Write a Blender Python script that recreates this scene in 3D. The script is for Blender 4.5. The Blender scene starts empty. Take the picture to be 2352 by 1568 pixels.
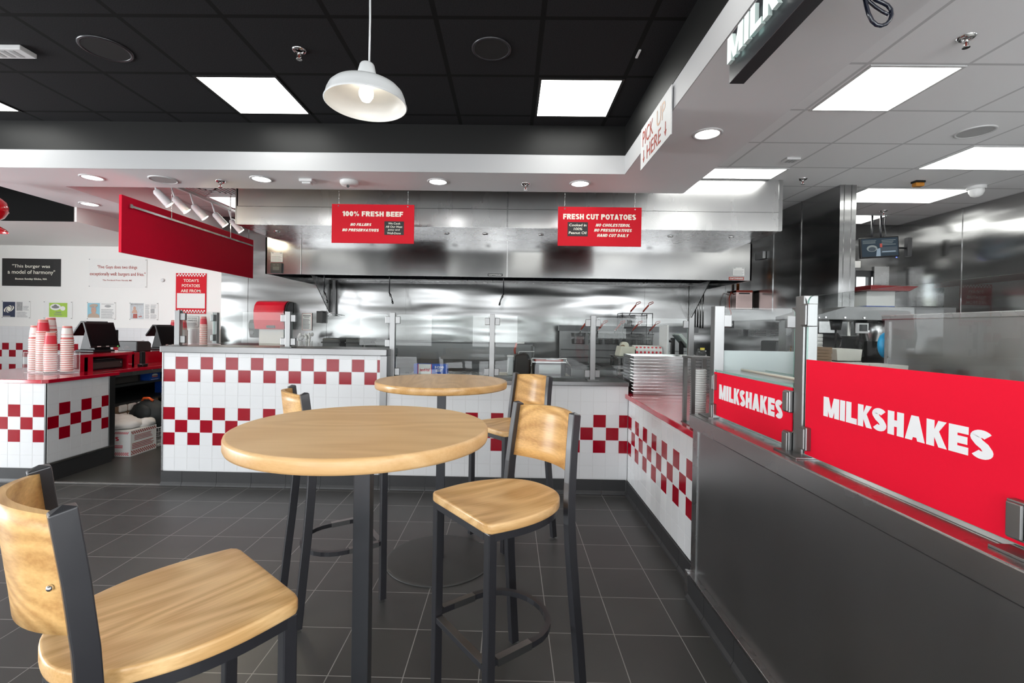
import bpy, bmesh, math, random
from mathutils import Vector, Matrix
random.seed(7)
SC = bpy.context.scene
COL = SC.collection
PI = math.pi

# ------------------------------------------------------------------ camera, world, exposure
cam_d = bpy.data.cameras.new('camera')
cam = bpy.data.objects.new('camera', cam_d)
COL.objects.link(cam)
CX = Vector((0.99977256, 0.01439441, 0.01573654))
CY = -Vector((0.01583514, -0.00676181, -0.99985175))
CZ = -Vector((-0.01428586, 0.99987353, -0.00698821))
M = Matrix((CX, CY, CZ)).transposed().to_4x4()
M.translation = (0, 0, 1.39)
cam.matrix_world = M
cam_d.sensor_width = 36
cam_d.lens = 1081 / 2352 * 36
cam_d.shift_x = 21.7 / 2352
cam_d.shift_y = -21.0 / 2352
cam_d.clip_start = 0.02
SC.camera = cam
SC.view_settings.view_transform = 'Standard'
SC.view_settings.look = 'None'
SC.view_settings.gamma = 1
SC.view_settings.use_curve_mapping = False
SC.view_settings.exposure = 0.6
SC.cycles.use_denoising = True
SC.cycles.sample_clamp_indirect = 4
SC.cycles.sample_clamp_direct = 12
SC.cycles.transparent_max_bounces = 24
SC.cycles.max_bounces = 9
SC.cycles.diffuse_bounces = 4
SC.cycles.glossy_bounces = 6
SC.cycles.caustics_reflective = False
SC.cycles.caustics_refractive = False

W = bpy.data.worlds.new('daylight'); SC.world = W; W.use_nodes = True
wn = W.node_tree.nodes; wl = W.node_tree.links
bg = wn['Background']; bg.inputs['Strength'].default_value = 2.0
tc = wn.new('ShaderNodeTexCoord'); sp = wn.new('ShaderNodeSeparateXYZ'); rp = wn.new('ShaderNodeValToRGB')
wl.new(tc.outputs['Generated'], sp.inputs[0]); wl.new(sp.outputs['Z'], rp.inputs[0])
rp.color_ramp.elements[0].position = 0.0; rp.color_ramp.elements[0].color = (.5, .52, .48, 1)
rp.color_ramp.elements[1].position = 0.12; rp.color_ramp.elements[1].color = (.9, .95, 1, 1)
wl.new(rp.outputs[0], bg.inputs['Color'])

def area(name, loc, rot, sx, sy, power, color=(1, 1, 1)):
    d = bpy.data.lights.new(name, 'AREA'); d.shape = 'RECTANGLE'; d.size = sx; d.size_y = sy
    d.energy = power; d.color = color
    o = bpy.data.objects.new(name, d); COL.objects.link(o); o.location = loc; o.rotation_euler = rot
    return o
# daylight through the shop front behind the camera
area('shopfront_daylight', (-1.6, -3.38, 1.35), (math.radians(106), 0, 0), 13.5, 2.4, 500, (.93, .97, 1))
area('side_window_daylight', (-8.76, 1.6, 1.35), (math.radians(106), 0, math.radians(-90)), 3.6, 2.2, 330, (.93, .97, 1))
PANEL_E = 5.6
DOWN_E = 14.0

# ------------------------------------------------------------------ materials
MATS = {}
def newmat(name):
    m = bpy.data.materials.new(name); m.use_nodes = True
    MATS[name] = m
    nt = m.node_tree
    return m, nt.nodes, nt.links, nt.nodes['Principled BSDF']
def N(nodes, t, **kw):
    n = nodes.new(t)
    for k, v in kw.items(): setattr(n, k, v)
    return n
def mat(name, color, rough=.5, metal=0.0, spec=.5, var=.06, scale=20, bump=0.0, bscale=200, coat=0.0, emit=None, es=0):
    m, n, l, p = newmat(name)
    t = N(n, 'ShaderNodeTexCoord'); no = N(n, 'ShaderNodeTexNoise'); no.inputs['Scale'].default_value = scale
    no.inputs['Detail'].default_value = 4
    l.new(t.outputs['Object'], no.inputs['Vector'])
    mx = N(n, 'ShaderNodeMix', data_type='RGBA')
    c = Vector(color[:3])
    mx.inputs[6].default_value = (*(c * (1 - var)), 1); mx.inputs[7].default_value = (*[min(1, x * (1 + var)) for x in c], 1)
    l.new(no.outputs['Fac'], mx.inputs[0]); l.new(mx.outputs[2], p.inputs['Base Color'])
    p.inputs['Roughness'].default_value = rough; p.inputs['Metallic'].default_value = metal
    p.inputs['Specular IOR Level'].default_value = spec
    p.inputs['Coat Weight'].default_value = coat; p.inputs['Coat Roughness'].default_value = .06
    if bump:
        b = N(n, 'ShaderNodeBump'); b.inputs['Strength'].default_value = bump; b.inputs['Distance'].default_value = .002
        n2 = N(n, 'ShaderNodeTexNoise'); n2.inputs['Scale'].default_value = bscale
        l.new(t.outputs['Object'], n2.inputs['Vector']); l.new(n2.outputs['Fac'], b.inputs['Height']); l.new(b.outputs[0], p.inputs['Normal'])
    if emit:
        p.inputs['Emission Color'].default_value = (*emit, 1); p.inputs['Emission Strength'].default_value = es
    return m
def steel(name, col=.55, rough=.25, wave=.0, wscale=(1, 1, 1), brush=(3, 3, 200), bb=.04):
    m, n, l, p = newmat(name)
    t = N(n, 'ShaderNodeNewGeometry')
    mp = N(n, 'ShaderNodeMapping'); mp.inputs['Scale'].default_value = brush
    l.new(t.outputs['Position'], mp.inputs[0])
    no = N(n, 'ShaderNodeTexNoise'); no.inputs['Scale'].default_value = 1; no.inputs['Detail'].default_value = 3
    l.new(mp.outputs[0], no.inputs['Vector'])
    mr = N(n, 'ShaderNodeMapRange'); mr.inputs['To Min'].default_value = rough * .93; mr.inputs['To Max'].default_value = rough * 1.08
    l.new(no.outputs['Fac'], mr.inputs['Value']); l.new(mr.outputs[0], p.inputs['Roughness'])
    mr2 = N(n, 'ShaderNodeMapRange'); mr2.inputs['To Min'].default_value = col * .97; mr2.inputs['To Max'].default_value = col * 1.03
    l.new(no.outputs['Fac'], mr2.inputs['Value'])
    cc = N(n, 'ShaderNodeCombineColor')
    for i in range(3): l.new(mr2.outputs[0], cc.inputs[i])
    l.new(cc.outputs[0], p.inputs['Base Color'])
    p.inputs['Metallic'].default_value = 1
    b = N(n, 'ShaderNodeBump'); b.inputs['Strength'].default_value = max(bb, 1e-4); b.inputs['Distance'].default_value = .001
    l.new(no.outputs['Fac'], b.inputs['Height'])
    if wave:
        mp2 = N(n, 'ShaderNodeMapping'); mp2.inputs['Scale'].default_value = wscale
        l.new(t.outputs['Position'], mp2.inputs[0])
        n3 = N(n, 'ShaderNodeTexNoise'); n3.inputs['Scale'].default_value = 1; n3.inputs['Detail'].default_value = 1.5
        l.new(mp2.outputs[0], n3.inputs['Vector'])
        b2 = N(n, 'ShaderNodeBump'); b2.inputs['Strength'].default_value = 1; b2.inputs['Distance'].default_value = wave
        l.new(n3.outputs['Fac'], b2.inputs['Height']); l.new(b2.outputs[0], b.inputs['Normal'])
    if bb: l.new(b.outputs[0], p.inputs['Normal'])
    elif wave: l.new(b2.outputs[0], p.inputs['Normal'])
    return m
def wood(name, c1, c2, axis='x', rings=6.0, gloss=.28):
    m, n, l, p = newmat(name)
    t = N(n, 'ShaderNodeTexCoord'); oi = N(n, 'ShaderNodeObjectInfo')
    add = N(n, 'ShaderNodeVectorMath', operation='ADD')
    sc = N(n, 'ShaderNodeVectorMath', operation='SCALE'); sc.inputs['Scale'].default_value = 7.3
    cmb = N(n, 'ShaderNodeCombineXYZ')
    for i in range(3): l.new(oi.outputs['Random'], cmb.inputs[i])
    l.new(cmb.outputs[0], sc.inputs[0]); l.new(t.outputs['Object'], add.inputs[0]); l.new(sc.outputs[0], add.inputs[1])
    def mapped(long, across):
        mp = N(n, 'ShaderNodeMapping')
        s = [across] * 3; s['xyz'.index(axis)] = long
        mp.inputs['Scale'].default_value = s
        l.new(add.outputs[0], mp.inputs[0]); return mp
    a = mapped(1.1, 4.5)
    wv = N(n, 'ShaderNodeTexNoise'); wv.inputs['Scale'].default_value = 1.0; wv.inputs['Detail'].default_value = 1.2; wv.inputs['Distortion'].default_value = .25
    l.new(a.outputs[0], wv.inputs['Vector'])
    mul = N(n, 'ShaderNodeMath', operation='MULTIPLY'); mul.inputs[1].default_value = rings * 6
    l.new(wv.outputs['Fac'], mul.inputs[0])
    sn = N(n, 'ShaderNodeMath', operation='SINE'); l.new(mul.outputs[0], sn.inputs[0])
    b = mapped(4, 170)
    fn = N(n, 'ShaderNodeTexNoise'); fn.inputs['Scale'].default_value = 1.0; fn.inputs['Detail'].default_value = 3
    l.new(b.outputs[0], fn.inputs['Vector'])
    m1 = N(n, 'ShaderNodeMath', operation='MULTIPLY_ADD'); m1.inputs[1].default_value = .17; m1.inputs[2].default_value = .24
    l.new(sn.outputs[0], m1.inputs[0])
    m2 = N(n, 'ShaderNodeMath', operation='MULTIPLY_ADD'); m2.inputs[1].default_value = .6
    l.new(fn.outputs['Fac'], m2.inputs[0]); l.new(m1.outputs[0], m2.inputs[2])
    r = N(n, 'ShaderNodeValToRGB'); l.new(m2.outputs[0], r.inputs[0])
    r.color_ramp.elements[0].position = .2; r.color_ramp.elements[0].color = (*c1, 1)
    r.color_ramp.elements[1].position = .95; r.color_ramp.elements[1].color = (*c2, 1)
    l.new(r.outputs[0], p.inputs['Base Color'])
    p.inputs['Roughness'].default_value = gloss; p.inputs['Coat Weight'].default_value = .2; p.inputs['Coat Roughness'].default_value = .2
    return m
def glassmat(name, tint=(.93, .97, .95), refl=1.0, ior=1.5, base=0.0, haze=(.8, .85, .85)):
    m = bpy.data.materials.new(name); m.use_nodes = True; n = m.node_tree.nodes; l = m.node_tree.links
    n.remove(n['Principled BSDF']); out = n['Material Output']
    tr = N(n, 'ShaderNodeBsdfTransparent'); tr.inputs[0].default_value = (*tint, 1)
    gl = N(n, 'ShaderNodeBsdfGlossy'); gl.inputs['Roughness'].default_value = 0
    fr = N(n, 'ShaderNodeFresnel'); fr.inputs['IOR'].default_value = ior
    g = N(n, 'ShaderNodeNewGeometry')
    mu = N(n, 'ShaderNodeMath', operation='MULTIPLY'); mu.inputs[1].default_value = refl
    bf = N(n, 'ShaderNodeMath', operation='SUBTRACT'); bf.inputs[0].default_value = 1; l.new(g.outputs['Backfacing'], bf.inputs[1])
    m0 = N(n, 'ShaderNodeMath', operation='MULTIPLY'); l.new(fr.outputs[0], m0.inputs[0]); l.new(bf.outputs[0], m0.inputs[1]); mu.use_clamp = True
    l.new(m0.outputs[0], mu.inputs[0])
    mx = N(n, 'ShaderNodeMixShader'); l.new(mu.outputs[0], mx.inputs[0]); l.new(tr.outputs[0], mx.inputs[1]); l.new(gl.outputs[0], mx.inputs[2])
    last = mx
    if base:
        df = N(n, 'ShaderNodeBsdfDiffuse'); df.inputs[0].default_value = (*haze, 1)
        m2 = N(n, 'ShaderNodeMixShader'); m2.inputs[0].default_value = base
        l.new(mx.outputs[0], m2.inputs[1]); l.new(df.outputs[0], m2.inputs[2]); last = m2
    l.new(last.outputs[0], out.inputs[0])
    MATS[name] = m
    return m
def emis(name, c, s):
    m = bpy.data.materials.new(name); m.use_nodes = True; n = m.node_tree.nodes; l = m.node_tree.links
    n.remove(n['Principled BSDF'])
    e = N(n, 'ShaderNodeEmission'); e.inputs[0].default_value = (*c, 1); e.inputs[1].default_value = s
    l.new(e.outputs[0], n['Material Output'].inputs[0]); MATS[name] = m
    return m

def floor_mat():
    m, n, l, p = newmat('dark floor tile')
    g = N(n, 'ShaderNodeNewGeometry'); mp = N(n, 'ShaderNodeMapping')
    mp.inputs['Location'].default_value = (-0.2025 + .0015, -0.055 + .0015, 0)
    l.new(g.outputs['Position'], mp.inputs[0])
    br = N(n, 'ShaderNodeTexBrick'); br.offset = 0; br.squash = 1
    br.inputs['Scale'].default_value = 1; br.inputs['Mortar Size'].default_value = .0022; br.inputs['Mortar Smooth'].default_value = .1
    br.inputs['Brick Width'].default_value = .301; br.inputs['Row Height'].default_value = .3
    br.inputs['Color1'].default_value = (.046, .045, .044, 1); br.inputs['Color2'].default_value = (.056, .055, .053, 1)
    br.inputs['Mortar'].default_value = (.26, .25, .24, 1)
    l.new(mp.outputs[0], br.inputs['Vector'])
    no = N(n, 'ShaderNodeTexNoise'); no.inputs['Scale'].default_value = 3; no.inputs['Detail'].default_value = 8
    l.new(g.outputs['Position'], no.inputs['Vector'])
    mr = N(n, 'ShaderNodeMapRange'); mr.inputs['To Min'].default_value = .8; mr.inputs['To Max'].default_value = 1.25
    l.new(no.outputs['Fac'], mr.inputs['Value'])
    mx = N(n, 'ShaderNodeVectorMath', operation='SCALE'); l.new(br.outputs['Color'], mx.inputs[0]); l.new(mr.outputs[0], mx.inputs['Scale'])
    l.new(mx.outputs[0], p.inputs['Base Color'])
    p.inputs['Roughness'].default_value = .38; p.inputs['Specular IOR Level'].default_value = .45
    b = N(n, 'ShaderNodeBump'); b.inputs['Strength'].default_value = .25; b.inputs['Distance'].default_value = .002
    inv = N(n, 'ShaderNodeMath', operation='SUBTRACT'); inv.inputs[0].default_value = 1; l.new(br.outputs['Fac'], inv.inputs[1])
    l.new(inv.outputs[0], b.inputs['Height']); l.new(b.outputs[0], p.inputs['Normal'])
    return m
def grid_mat(name, tile, line, x0, y0, pitch, lw, rough, spec=.3, noise=0.0):
    m, n, l, p = newmat(name)
    g = N(n, 'ShaderNodeNewGeometry'); mp = N(n, 'ShaderNodeMapping')
    mp.inputs['Location'].default_value = (-x0 + lw / 2, -y0 + lw / 2, 0)
    l.new(g.outputs['Position'], mp.inputs[0])
    br = N(n, 'ShaderNodeTexBrick'); br.offset = 0
    br.inputs['Scale'].default_value = 1; br.inputs['Mortar Size'].default_value = lw / 2; br.inputs['Mortar Smooth'].default_value = 0
    br.inputs['Brick Width'].default_value = pitch; br.inputs['Row Height'].default_value = pitch
    br.inputs['Color1'].default_value = (*tile, 1); br.inputs['Color2'].default_value = (*[c * 1.03 for c in tile], 1); br.inputs['Mortar'].default_value = (*line, 1)
    l.new(mp.outputs[0], br.inputs['Vector'])
    src = br.outputs['Color']
    if noise:
        no = N(n, 'ShaderNodeTexNoise'); no.inputs['Scale'].default_value = 160; no.inputs['Detail'].default_value = 2
        l.new(g.outputs['Position'], no.inputs['Vector'])
        mr = N(n, 'ShaderNodeMapRange'); mr.inputs['From Min'].default_value = .3; mr.inputs['From Max'].default_value = .75; mr.inputs['To Min'].default_value = 1 - noise; mr.inputs['To Max'].default_value = 1 + noise
        l.new(no.outputs['Fac'], mr.inputs['Value'])
        mx = N(n, 'ShaderNodeVectorMath', operation='SCALE'); l.new(src, mx.inputs[0]); l.new(mr.outputs[0], mx.inputs['Scale']); src = mx.outputs[0]
    l.new(src, p.inputs['Base Color'])
    p.inputs['Roughness'].default_value = rough; p.inputs['Specular IOR Level'].default_value = spec
    return m

floor_m = floor_mat()
kfloor_m = mat('kitchen floor', (.05, .05, .048), .35, var=.2, scale=5)
kfloor_bounce_m = mat('pale bounce floor', (.74, .73, .72), .4, var=.08, scale=5)  # unseen pale floor, made up to bounce light onto the kitchen ceiling
base_m = mat('dark base tile', (.028, .028, .029), .42, var=.15, scale=12)
grout_d = mat('dark grout', (.17, .165, .16), .9)
black_ceil = grid_mat('black ceiling tile', (.014, .014, .0155), (.002, .002, .002), .178 - .61 * 40, 3.30 - .61 * 40, .61, .03, .8, .2, .4)
white_ceil = grid_mat('white ceiling tile', (.86, .86, .87), (.60, .60, .61), 2.18 - .61 * 20, 2.935 - .61 * 20, .61, .022, .6, .3)
paint_w = mat('white paint', (.62, .62, .62), .55, var=.015, scale=3)
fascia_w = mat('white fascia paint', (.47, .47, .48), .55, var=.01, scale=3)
wall_w = mat('white wall paint', (.80, .795, .77), .5, var=.02, scale=2)
black_p = mat('black semigloss paint', (.010, .010, .010), .5, var=.1, spec=.3)
soff_m = mat('soffit paint', (.82, .82, .83), .45, var=.02, scale=3)
tile_w = mat('white glazed tile', (.72, .725, .735), .14, var=.01, scale=3, spec=.35)
tile_r = mat('red glazed tile', (.30, .0, .010), .14, var=.1, scale=6, spec=.3)
grout_w = mat('white grout', (.66, .66, .66), .8)
red_ct = mat('red quartz counter', (.50, .003, .022), .1, var=.06, scale=30, coat=.5)
st_wall = steel('stainless wall sheet', .245, .19, wave=.045, wscale=(.5, .5, 2.4), brush=(2, 2, 40), bb=.01)
st_side = steel('stainless side wall sheet', .40, .18, wave=.04, wscale=(.6, .45, 2.2), brush=(2, 2, 40), bb=.01)
st_hood = steel('stainless hood sheet', .62, .27, wave=.010, wscale=(1.6, 1.6, .5), brush=(6, 6, 2), bb=0)
st_can = steel('stainless canopy sheet', .34, .16, wave=.012, wscale=(1.7, 1.7, .4), brush=(6, 6, 2), bb=0)
st = steel('brushed stainless', .44, .27, brush=(6, 6, 6), bb=0)
st_fas = steel('stainless counter edge', .20, .3, brush=(6, 6, 6), bb=0)
st_post = steel('satin stainless post', .27, .36, brush=(9, 9, 2), bb=0)
st_panel = steel('dark stainless counter panel', .36, .30, wave=.006, wscale=(1.6, 2.4, .35), brush=(6, 6, 2), bb=0)
st_dark = steel('dull dark steel', .17, .35, brush=(5, 5, 5), bb=0)
black_mt = mat('black powder coated metal', (.022, .022, .026), .3, var=.1, spec=.7)
grey_mt = mat('charcoal grey table metal', (.06, .062, .068), .35, metal=.6, var=.08)
disk_mt = mat('dull black iron base', (.045, .045, .044), .5, metal=.2, var=.1)
wood_t = wood('oak table top', (.84, .55, .27), (.66, .38, .15), 'x', 7, .42)
wood_s = wood('oak seat', (.95, .64, .31), (.56, .29, .09), 'y', 11, .38)
wood_b = wood('oak back panel', (.88, .54, .21), (.45, .21, .055), 'x', 13, .42)
wood_o = wood('amber oak table top', (.74, .46, .20), (.52, .27, .075), 'y', 9, .3)
sign_red = mat('sign red', (.62, .012, .025), .6, var=.02, spec=.15)
menu_red = mat('menu board red', (.72, .006, .035), .5, var=.04, spec=.15)
vinyl_red = mat('bright red vinyl', (.84, .006, .032), .6, spec=.15, var=.01, es=.0)
vinyl_w = mat('white lettering', (.88, .88, .9), .5, var=.0)
cream = mat('cream lettering', (.86, .84, .72), .5, var=.0)
black_s = mat('black sign vinyl', (.012, .012, .012), .4, var=.05)
txt_red = mat('brick red lettering', (.36, .05, .03), .5, var=0)
paper = mat('white paper', (.78, .78, .76), .6, var=.01)
grey_ink = mat('grey ink', (.2, .2, .2), .6)
pale_ink = mat('pale grey ink', (.42, .42, .42), .6)
black_pl = mat('black plastic', (.01, .01, .011), .4, var=.1, spec=.3)
dark_pl = mat('charcoal plastic', (.03, .033, .033), .45, var=.1)
screen_m = mat('dark glass screen', (.006, .006, .007), .3, var=0, spec=.12)
white_pl = mat('white plastic', (.72, .72, .72), .35, var=.02)
cream_pl = mat('cream plastic', (.62, .6, .5), .4, var=.02)
blue_card = mat('blue carton', (.01, .08, .42), .5, var=.05)
blue_pl = mat('bright blue plastic', (.0, .36, .72), .4)
brown_card = mat('brown cardboard', (.2, .13, .08), .8, var=.1)
orange_m = mat('orange trim', (.9, .13, .02), .5)
cup_w = mat('cup white paper', (.8, .78, .74), .45, var=.01)
cup_r = mat('cup red print', (.62, .02, .04), .45, var=.03)
cup_p = mat('cup salmon print', (.62, .2, .17), .5, var=.03)
lamp_w = mat('white enamel', (.66, .67, .68), .3, var=.01)
lamp_red = mat('red enamel', (.6, .006, .015), .15, var=.02, coat=.6)
chrome = mat('chrome', (.7, .7, .7), .12, metal=1, var=0)
cloth_w = mat('white terry cloth', (.7, .68, .66), .9, var=.05, bump=.4, bscale=150)
cloth_k = mat('dark nylon', (.02, .025, .027), .7, var=.2)
glass = glassmat('clear glass', (.965, .98, .975), 1.0, 1.5)
glass_s = glassmat('reflective counter glass', (.955, .97, .965), .75, 1.52)
glass_e = mat('green glass edge', (.25, .42, .36), .15, var=0)
glass_w = mat('frosted white film', (.66, .72, .73), .25, var=0)
acryl = glassmat('clear acrylic', (.985, .99, .99), .8, 1.45, base=.02)
panel_l = emis('lit ceiling diffuser', (.99, 1, .955), PANEL_E)
down_l = emis('lit downlight lens', (1, .99, .97), DOWN_E)
bulb_l = emis('lit bulb', (1, .9, .72), 7)
spot_l = emis('lit spot lens', (1, .86, .6), 30)
neon_m = mat('frosted acrylic letter', (.7, .8, .78), .2, var=0, emit=(.75, .95, .92), es=.35)
neon_b = mat('acrylic letter side', (.5, .58, .56), .3, var=0, emit=(.75, .95, .92), es=.08)
cable_m = mat('blue black cable', (.006, .008, .02), .2, coat=.5)
wire_m = steel('wire mesh', .2, .3, brush=(4, 4, 4))
led_g = emis('green led', (.1, 1, .1), 2)
led_b = emis('blue led', (.1, .15, 1), 4)

# ------------------------------------------------------------------ mesh builder
def ax3(v):
    v = Vector(v).normalized()
    a = Vector((0, 0, 1)) if abs(v.z) < .9 else Vector((1, 0, 0))
    x = v.cross(a).normalized(); y = v.cross(x).normalized()
    return x, y, v
class MB:
    def __init__(s): s.bm = bmesh.new()
    def face(s, pts, mi=0):
        try:
            f = s.bm.faces.new([s.bm.verts.new(p) for p in pts]); f.material_index = mi; return f
        except ValueError: return None
    def hexa(s, P, mi=0):
        v = [s.bm.verts.new(p) for p in P]
        for q in ((0, 3, 2, 1), (4, 5, 6, 7), (0, 1, 5, 4), (1, 2, 6, 5), (2, 3, 7, 6), (3, 0, 4, 7)):
            f = s.bm.faces.new([v[i] for i in q]); f.material_index = mi
        return s
    def box(s, x0, y0, z0, x1, y1, z1, mi=0, M=None):
        P = [(x0, y0, z0), (x1, y0, z0), (x1, y1, z0), (x0, y1, z0), (x0, y0, z1), (x1, y0, z1), (x1, y1, z1), (x0, y1, z1)]
        P = [Vector(p) for p in P]
        if M: P = [M @ p for p in P]
        return s.hexa(P, mi)
    def prism(s, poly, z0, z1, fn=lambda u, v, w: (u, v, w), mi=0, mside=None):
        n = len(poly)
        a = [s.bm.verts.new(fn(u, v, z0)) for u, v in poly]; b = [s.bm.verts.new(fn(u, v, z1)) for u, v in poly]
        f = s.bm.faces.new(a[::-1]); f.material_index = mi
        f = s.bm.faces.new(b); f.material_index = mi
        for i in range(n):
            f = s.bm.faces.new((a[i], a[(i + 1) % n], b[(i + 1) % n], b[i])); f.material_index = mi if mside is None else mside
        return s
    def bar(s, p0, p1, w, h, up=(0, 0, 1), mi=0):
        p0 = Vector(p0); p1 = Vector(p1); d = (p1 - p0).normalized(); up = Vector(up)
        x = d.cross(up).normalized() * w / 2; y = x.cross(d).normalized() * h / 2
        return s.hexa([p0 - x - y, p0 + x - y, p0 + x + y, p0 - x + y, p1 - x - y, p1 + x - y, p1 + x + y, p1 - x + y], mi)
    def cyl(s, p0, p1, r0, r1=None, n=20, mi=0, cap=True, smooth=True):
        r1 = r0 if r1 is None else r1
        p0 = Vector(p0); p1 = Vector(p1); x, y, z = ax3(p1 - p0)
        A, B = [], []
        for i in range(n):
            a = 2 * PI * i / n; d = x * math.cos(a) + y * math.sin(a)
            A.append(s.bm.verts.new(p0 + d * r0)); B.append(s.bm.verts.new(p1 + d * r1))
        for i in range(n):
            f = s.bm.faces.new((A[i], B[i], B[(i + 1) % n], A[(i + 1) % n])); f.material_index = mi; f.smooth = smooth
        if cap:
            f = s.bm.faces.new(A); f.material_index = mi; f = s.bm.faces.new(B[::-1]); f.material_index = mi
        return s
    def tube(s, pts, r, n=8, mi=0, closed=False, sq=False):
        pts = [Vector(p) for p in pts]; R = []; prev = None
        for i, p in enumerate(pts):
            if closed: d = pts[(i + 1) % len(pts)] - pts[i - 1]
            else: d = pts[min(i + 1, len(pts) - 1)] - pts[max(i - 1, 0)]
            d.normalize()
            if prev is None: x, y, _ = ax3(d)
            else:
                x = (prev - d * prev.dot(d)).normalized(); y = d.cross(x)
            prev = x
            o = PI / 4 if sq else 0
            R.append([s.bm.verts.new(p + (x * math.cos(2 * PI * k / n + o) + y * math.sin(2 * PI * k / n + o)) * r) for k in range(n)])
        m = len(R)
        for i in range(m if closed else m - 1):
            a, b = R[i], R[(i + 1) % m]
            for k in range(n):
                f = s.bm.faces.new((a[k], a[(k + 1) % n], b[(k + 1) % n], b[k])); f.material_index = mi; f.smooth = not sq
        if not closed:
            f = s.bm.faces.new(R[0][::-1]); f.material_index = mi; f = s.bm.faces.new(R[-1]); f.material_index = mi
        return s
    def lathe(s, prof, c=(0, 0, 0), n=32, mi=0, mis=None, M=None):
        c = Vector(c); R = []
        for r, z in prof:
            ring = []
            for k in range(n):
                a = 2 * PI * k / n; q = Vector((r * math.cos(a), r * math.sin(a), z))
                if M: q = M @ q
                ring.append(s.bm.verts.new(q + c))
            R.append(ring)
        for i in range(len(R) - 1):
            for k in range(n):
                f = s.bm.faces.new((R[i][k], R[i][(k + 1) % n], R[i + 1][(k + 1) % n], R[i + 1][k]))
                f.material_index = mis[i] if mis else mi; f.smooth = True
        return s
    def sphere(s, c, r, sx=1, sy=1, sz=1, mi=0, n=16):
        g = bmesh.ops.create_uvsphere(s.bm, u_segments=n, v_segments=n // 2 + 2, radius=r)
        for v in g['verts']:
            v.co = Vector((v.co.x * sx, v.co.y * sy, v.co.z * sz)) + Vector(c)
        for f in {f for v in g['verts'] for f in v.link_faces}: f.smooth = True; f.material_index = mi
        return s
    def build(s, name, mats, parent=None, local=False, bevel=0, seg=2, flip=True):
        bmesh.ops.remove_doubles(s.bm, verts=s.bm.verts, dist=1e-6)
        if flip: bmesh.ops.recalc_face_normals(s.bm, faces=s.bm.faces)
        me = bpy.data.meshes.new(name); 
        inv = None
        if parent is not None and not local:
            inv = rootm(parent).inverted()
        elif parent is None and not local:
            vs = [v.co for v in s.bm.verts]
            lo = [min(v[i] for v in vs) for i in range(3)]; hi = [max(v[i] for v in vs) for i in range(3)]
            c = Vector(((lo[0] + hi[0]) / 2, (lo[1] + hi[1]) / 2, lo[2])); inv = Matrix.Translation(-c)
        if inv is not None: bmesh.ops.transform(s.bm, matrix=inv, verts=s.bm.verts)
        s.bm.to_mesh(me); s.bm.free()
        o = bpy.data.objects.new(name, me); COL.objects.link(o)
        for m in (mats if isinstance(mats, (list, tuple)) else [mats]): me.materials.append(m)
        if parent is None and not local: o.location = c
        if parent is not None: o.parent = parent
        if bevel:
            b = o.modifiers.new('bevel', 'BEVEL'); b.width = bevel; b.segments = seg; b.limit_method = 'ANGLE'; b.angle_limit = math.radians(40)
        return o
def rootm(o):
    while o.parent: o = o.parent
    return o.matrix_basis.copy()
def thing(name, loc, label, cat, group=None, rz=0):
    o = bpy.data.objects.new(name, None); COL.objects.link(o); o.location = loc; o.rotation_euler = (0, 0, rz)
    o.empty_display_size = .1
    return tag(o, label, cat, group)
def tag(o, label, cat, group=None, kind=None):
    o['label'] = label; o['category'] = cat
    if group: o['group'] = group
    if kind: o['kind'] = kind
    return o
def struct(o, label=None):
    o['kind'] = 'structure'
    if label: o['label'] = label
    return o
def copy_tree(o, parent=None):
    c = o.copy(); COL.objects.link(c)
    if parent: c.parent = parent
    for ch in [x for x in COL.objects if x.parent == o]: copy_tree(ch, c)
    return c
def B(x0, y0, z0, x1, y1, z1, name, m, parent=None, bevel=0):
    return MB().box(x0, y0, z0, x1, y1, z1).build(name, m, parent, bevel=bevel)

# frames for flat graphics: origin, right, up; the normal points to the reader
class Fr:
    def __init__(s, o, r, u):
        s.o = Vector(o); s.r = Vector(r).normalized(); s.u = Vector(u).normalized(); s.n = s.r.cross(s.u)
    def p(s, a, b, d=0): return s.o + s.r * a + s.u * b + s.n * d
def frect(mb, F, a0, b0, a1, b1, d=0.0, t=.001, mi=0):
    mb.hexa([F.p(a0, b0, d), F.p(a1, b0, d), F.p(a1, b1, d), F.p(a0, b1, d), F.p(a0, b0, d + t), F.p(a1, b0, d + t), F.p(a1, b1, d + t), F.p(a0, b1, d + t)], mi)
    return mb
def fpoly(mb, F, pts, d=0.0, t=.001, mi=0):
    mb.prism(pts, d, d + t, lambda a, b, w: F.p(a, b, w), mi); return mb
def fell(mb, F, ca, cb, ra, rb, d=0.0, t=.001, mi=0, n=24, rot=0):
    pts = []
    for k in range(n):
        a = 2 * PI * k / n; x, y = ra * math.cos(a), rb * math.sin(a)
        pts.append((ca + x * math.cos(rot) - y * math.sin(rot), cb + x * math.sin(rot) + y * math.cos(rot)))
    return fpoly(mb, F, pts, d, t, mi)
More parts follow.
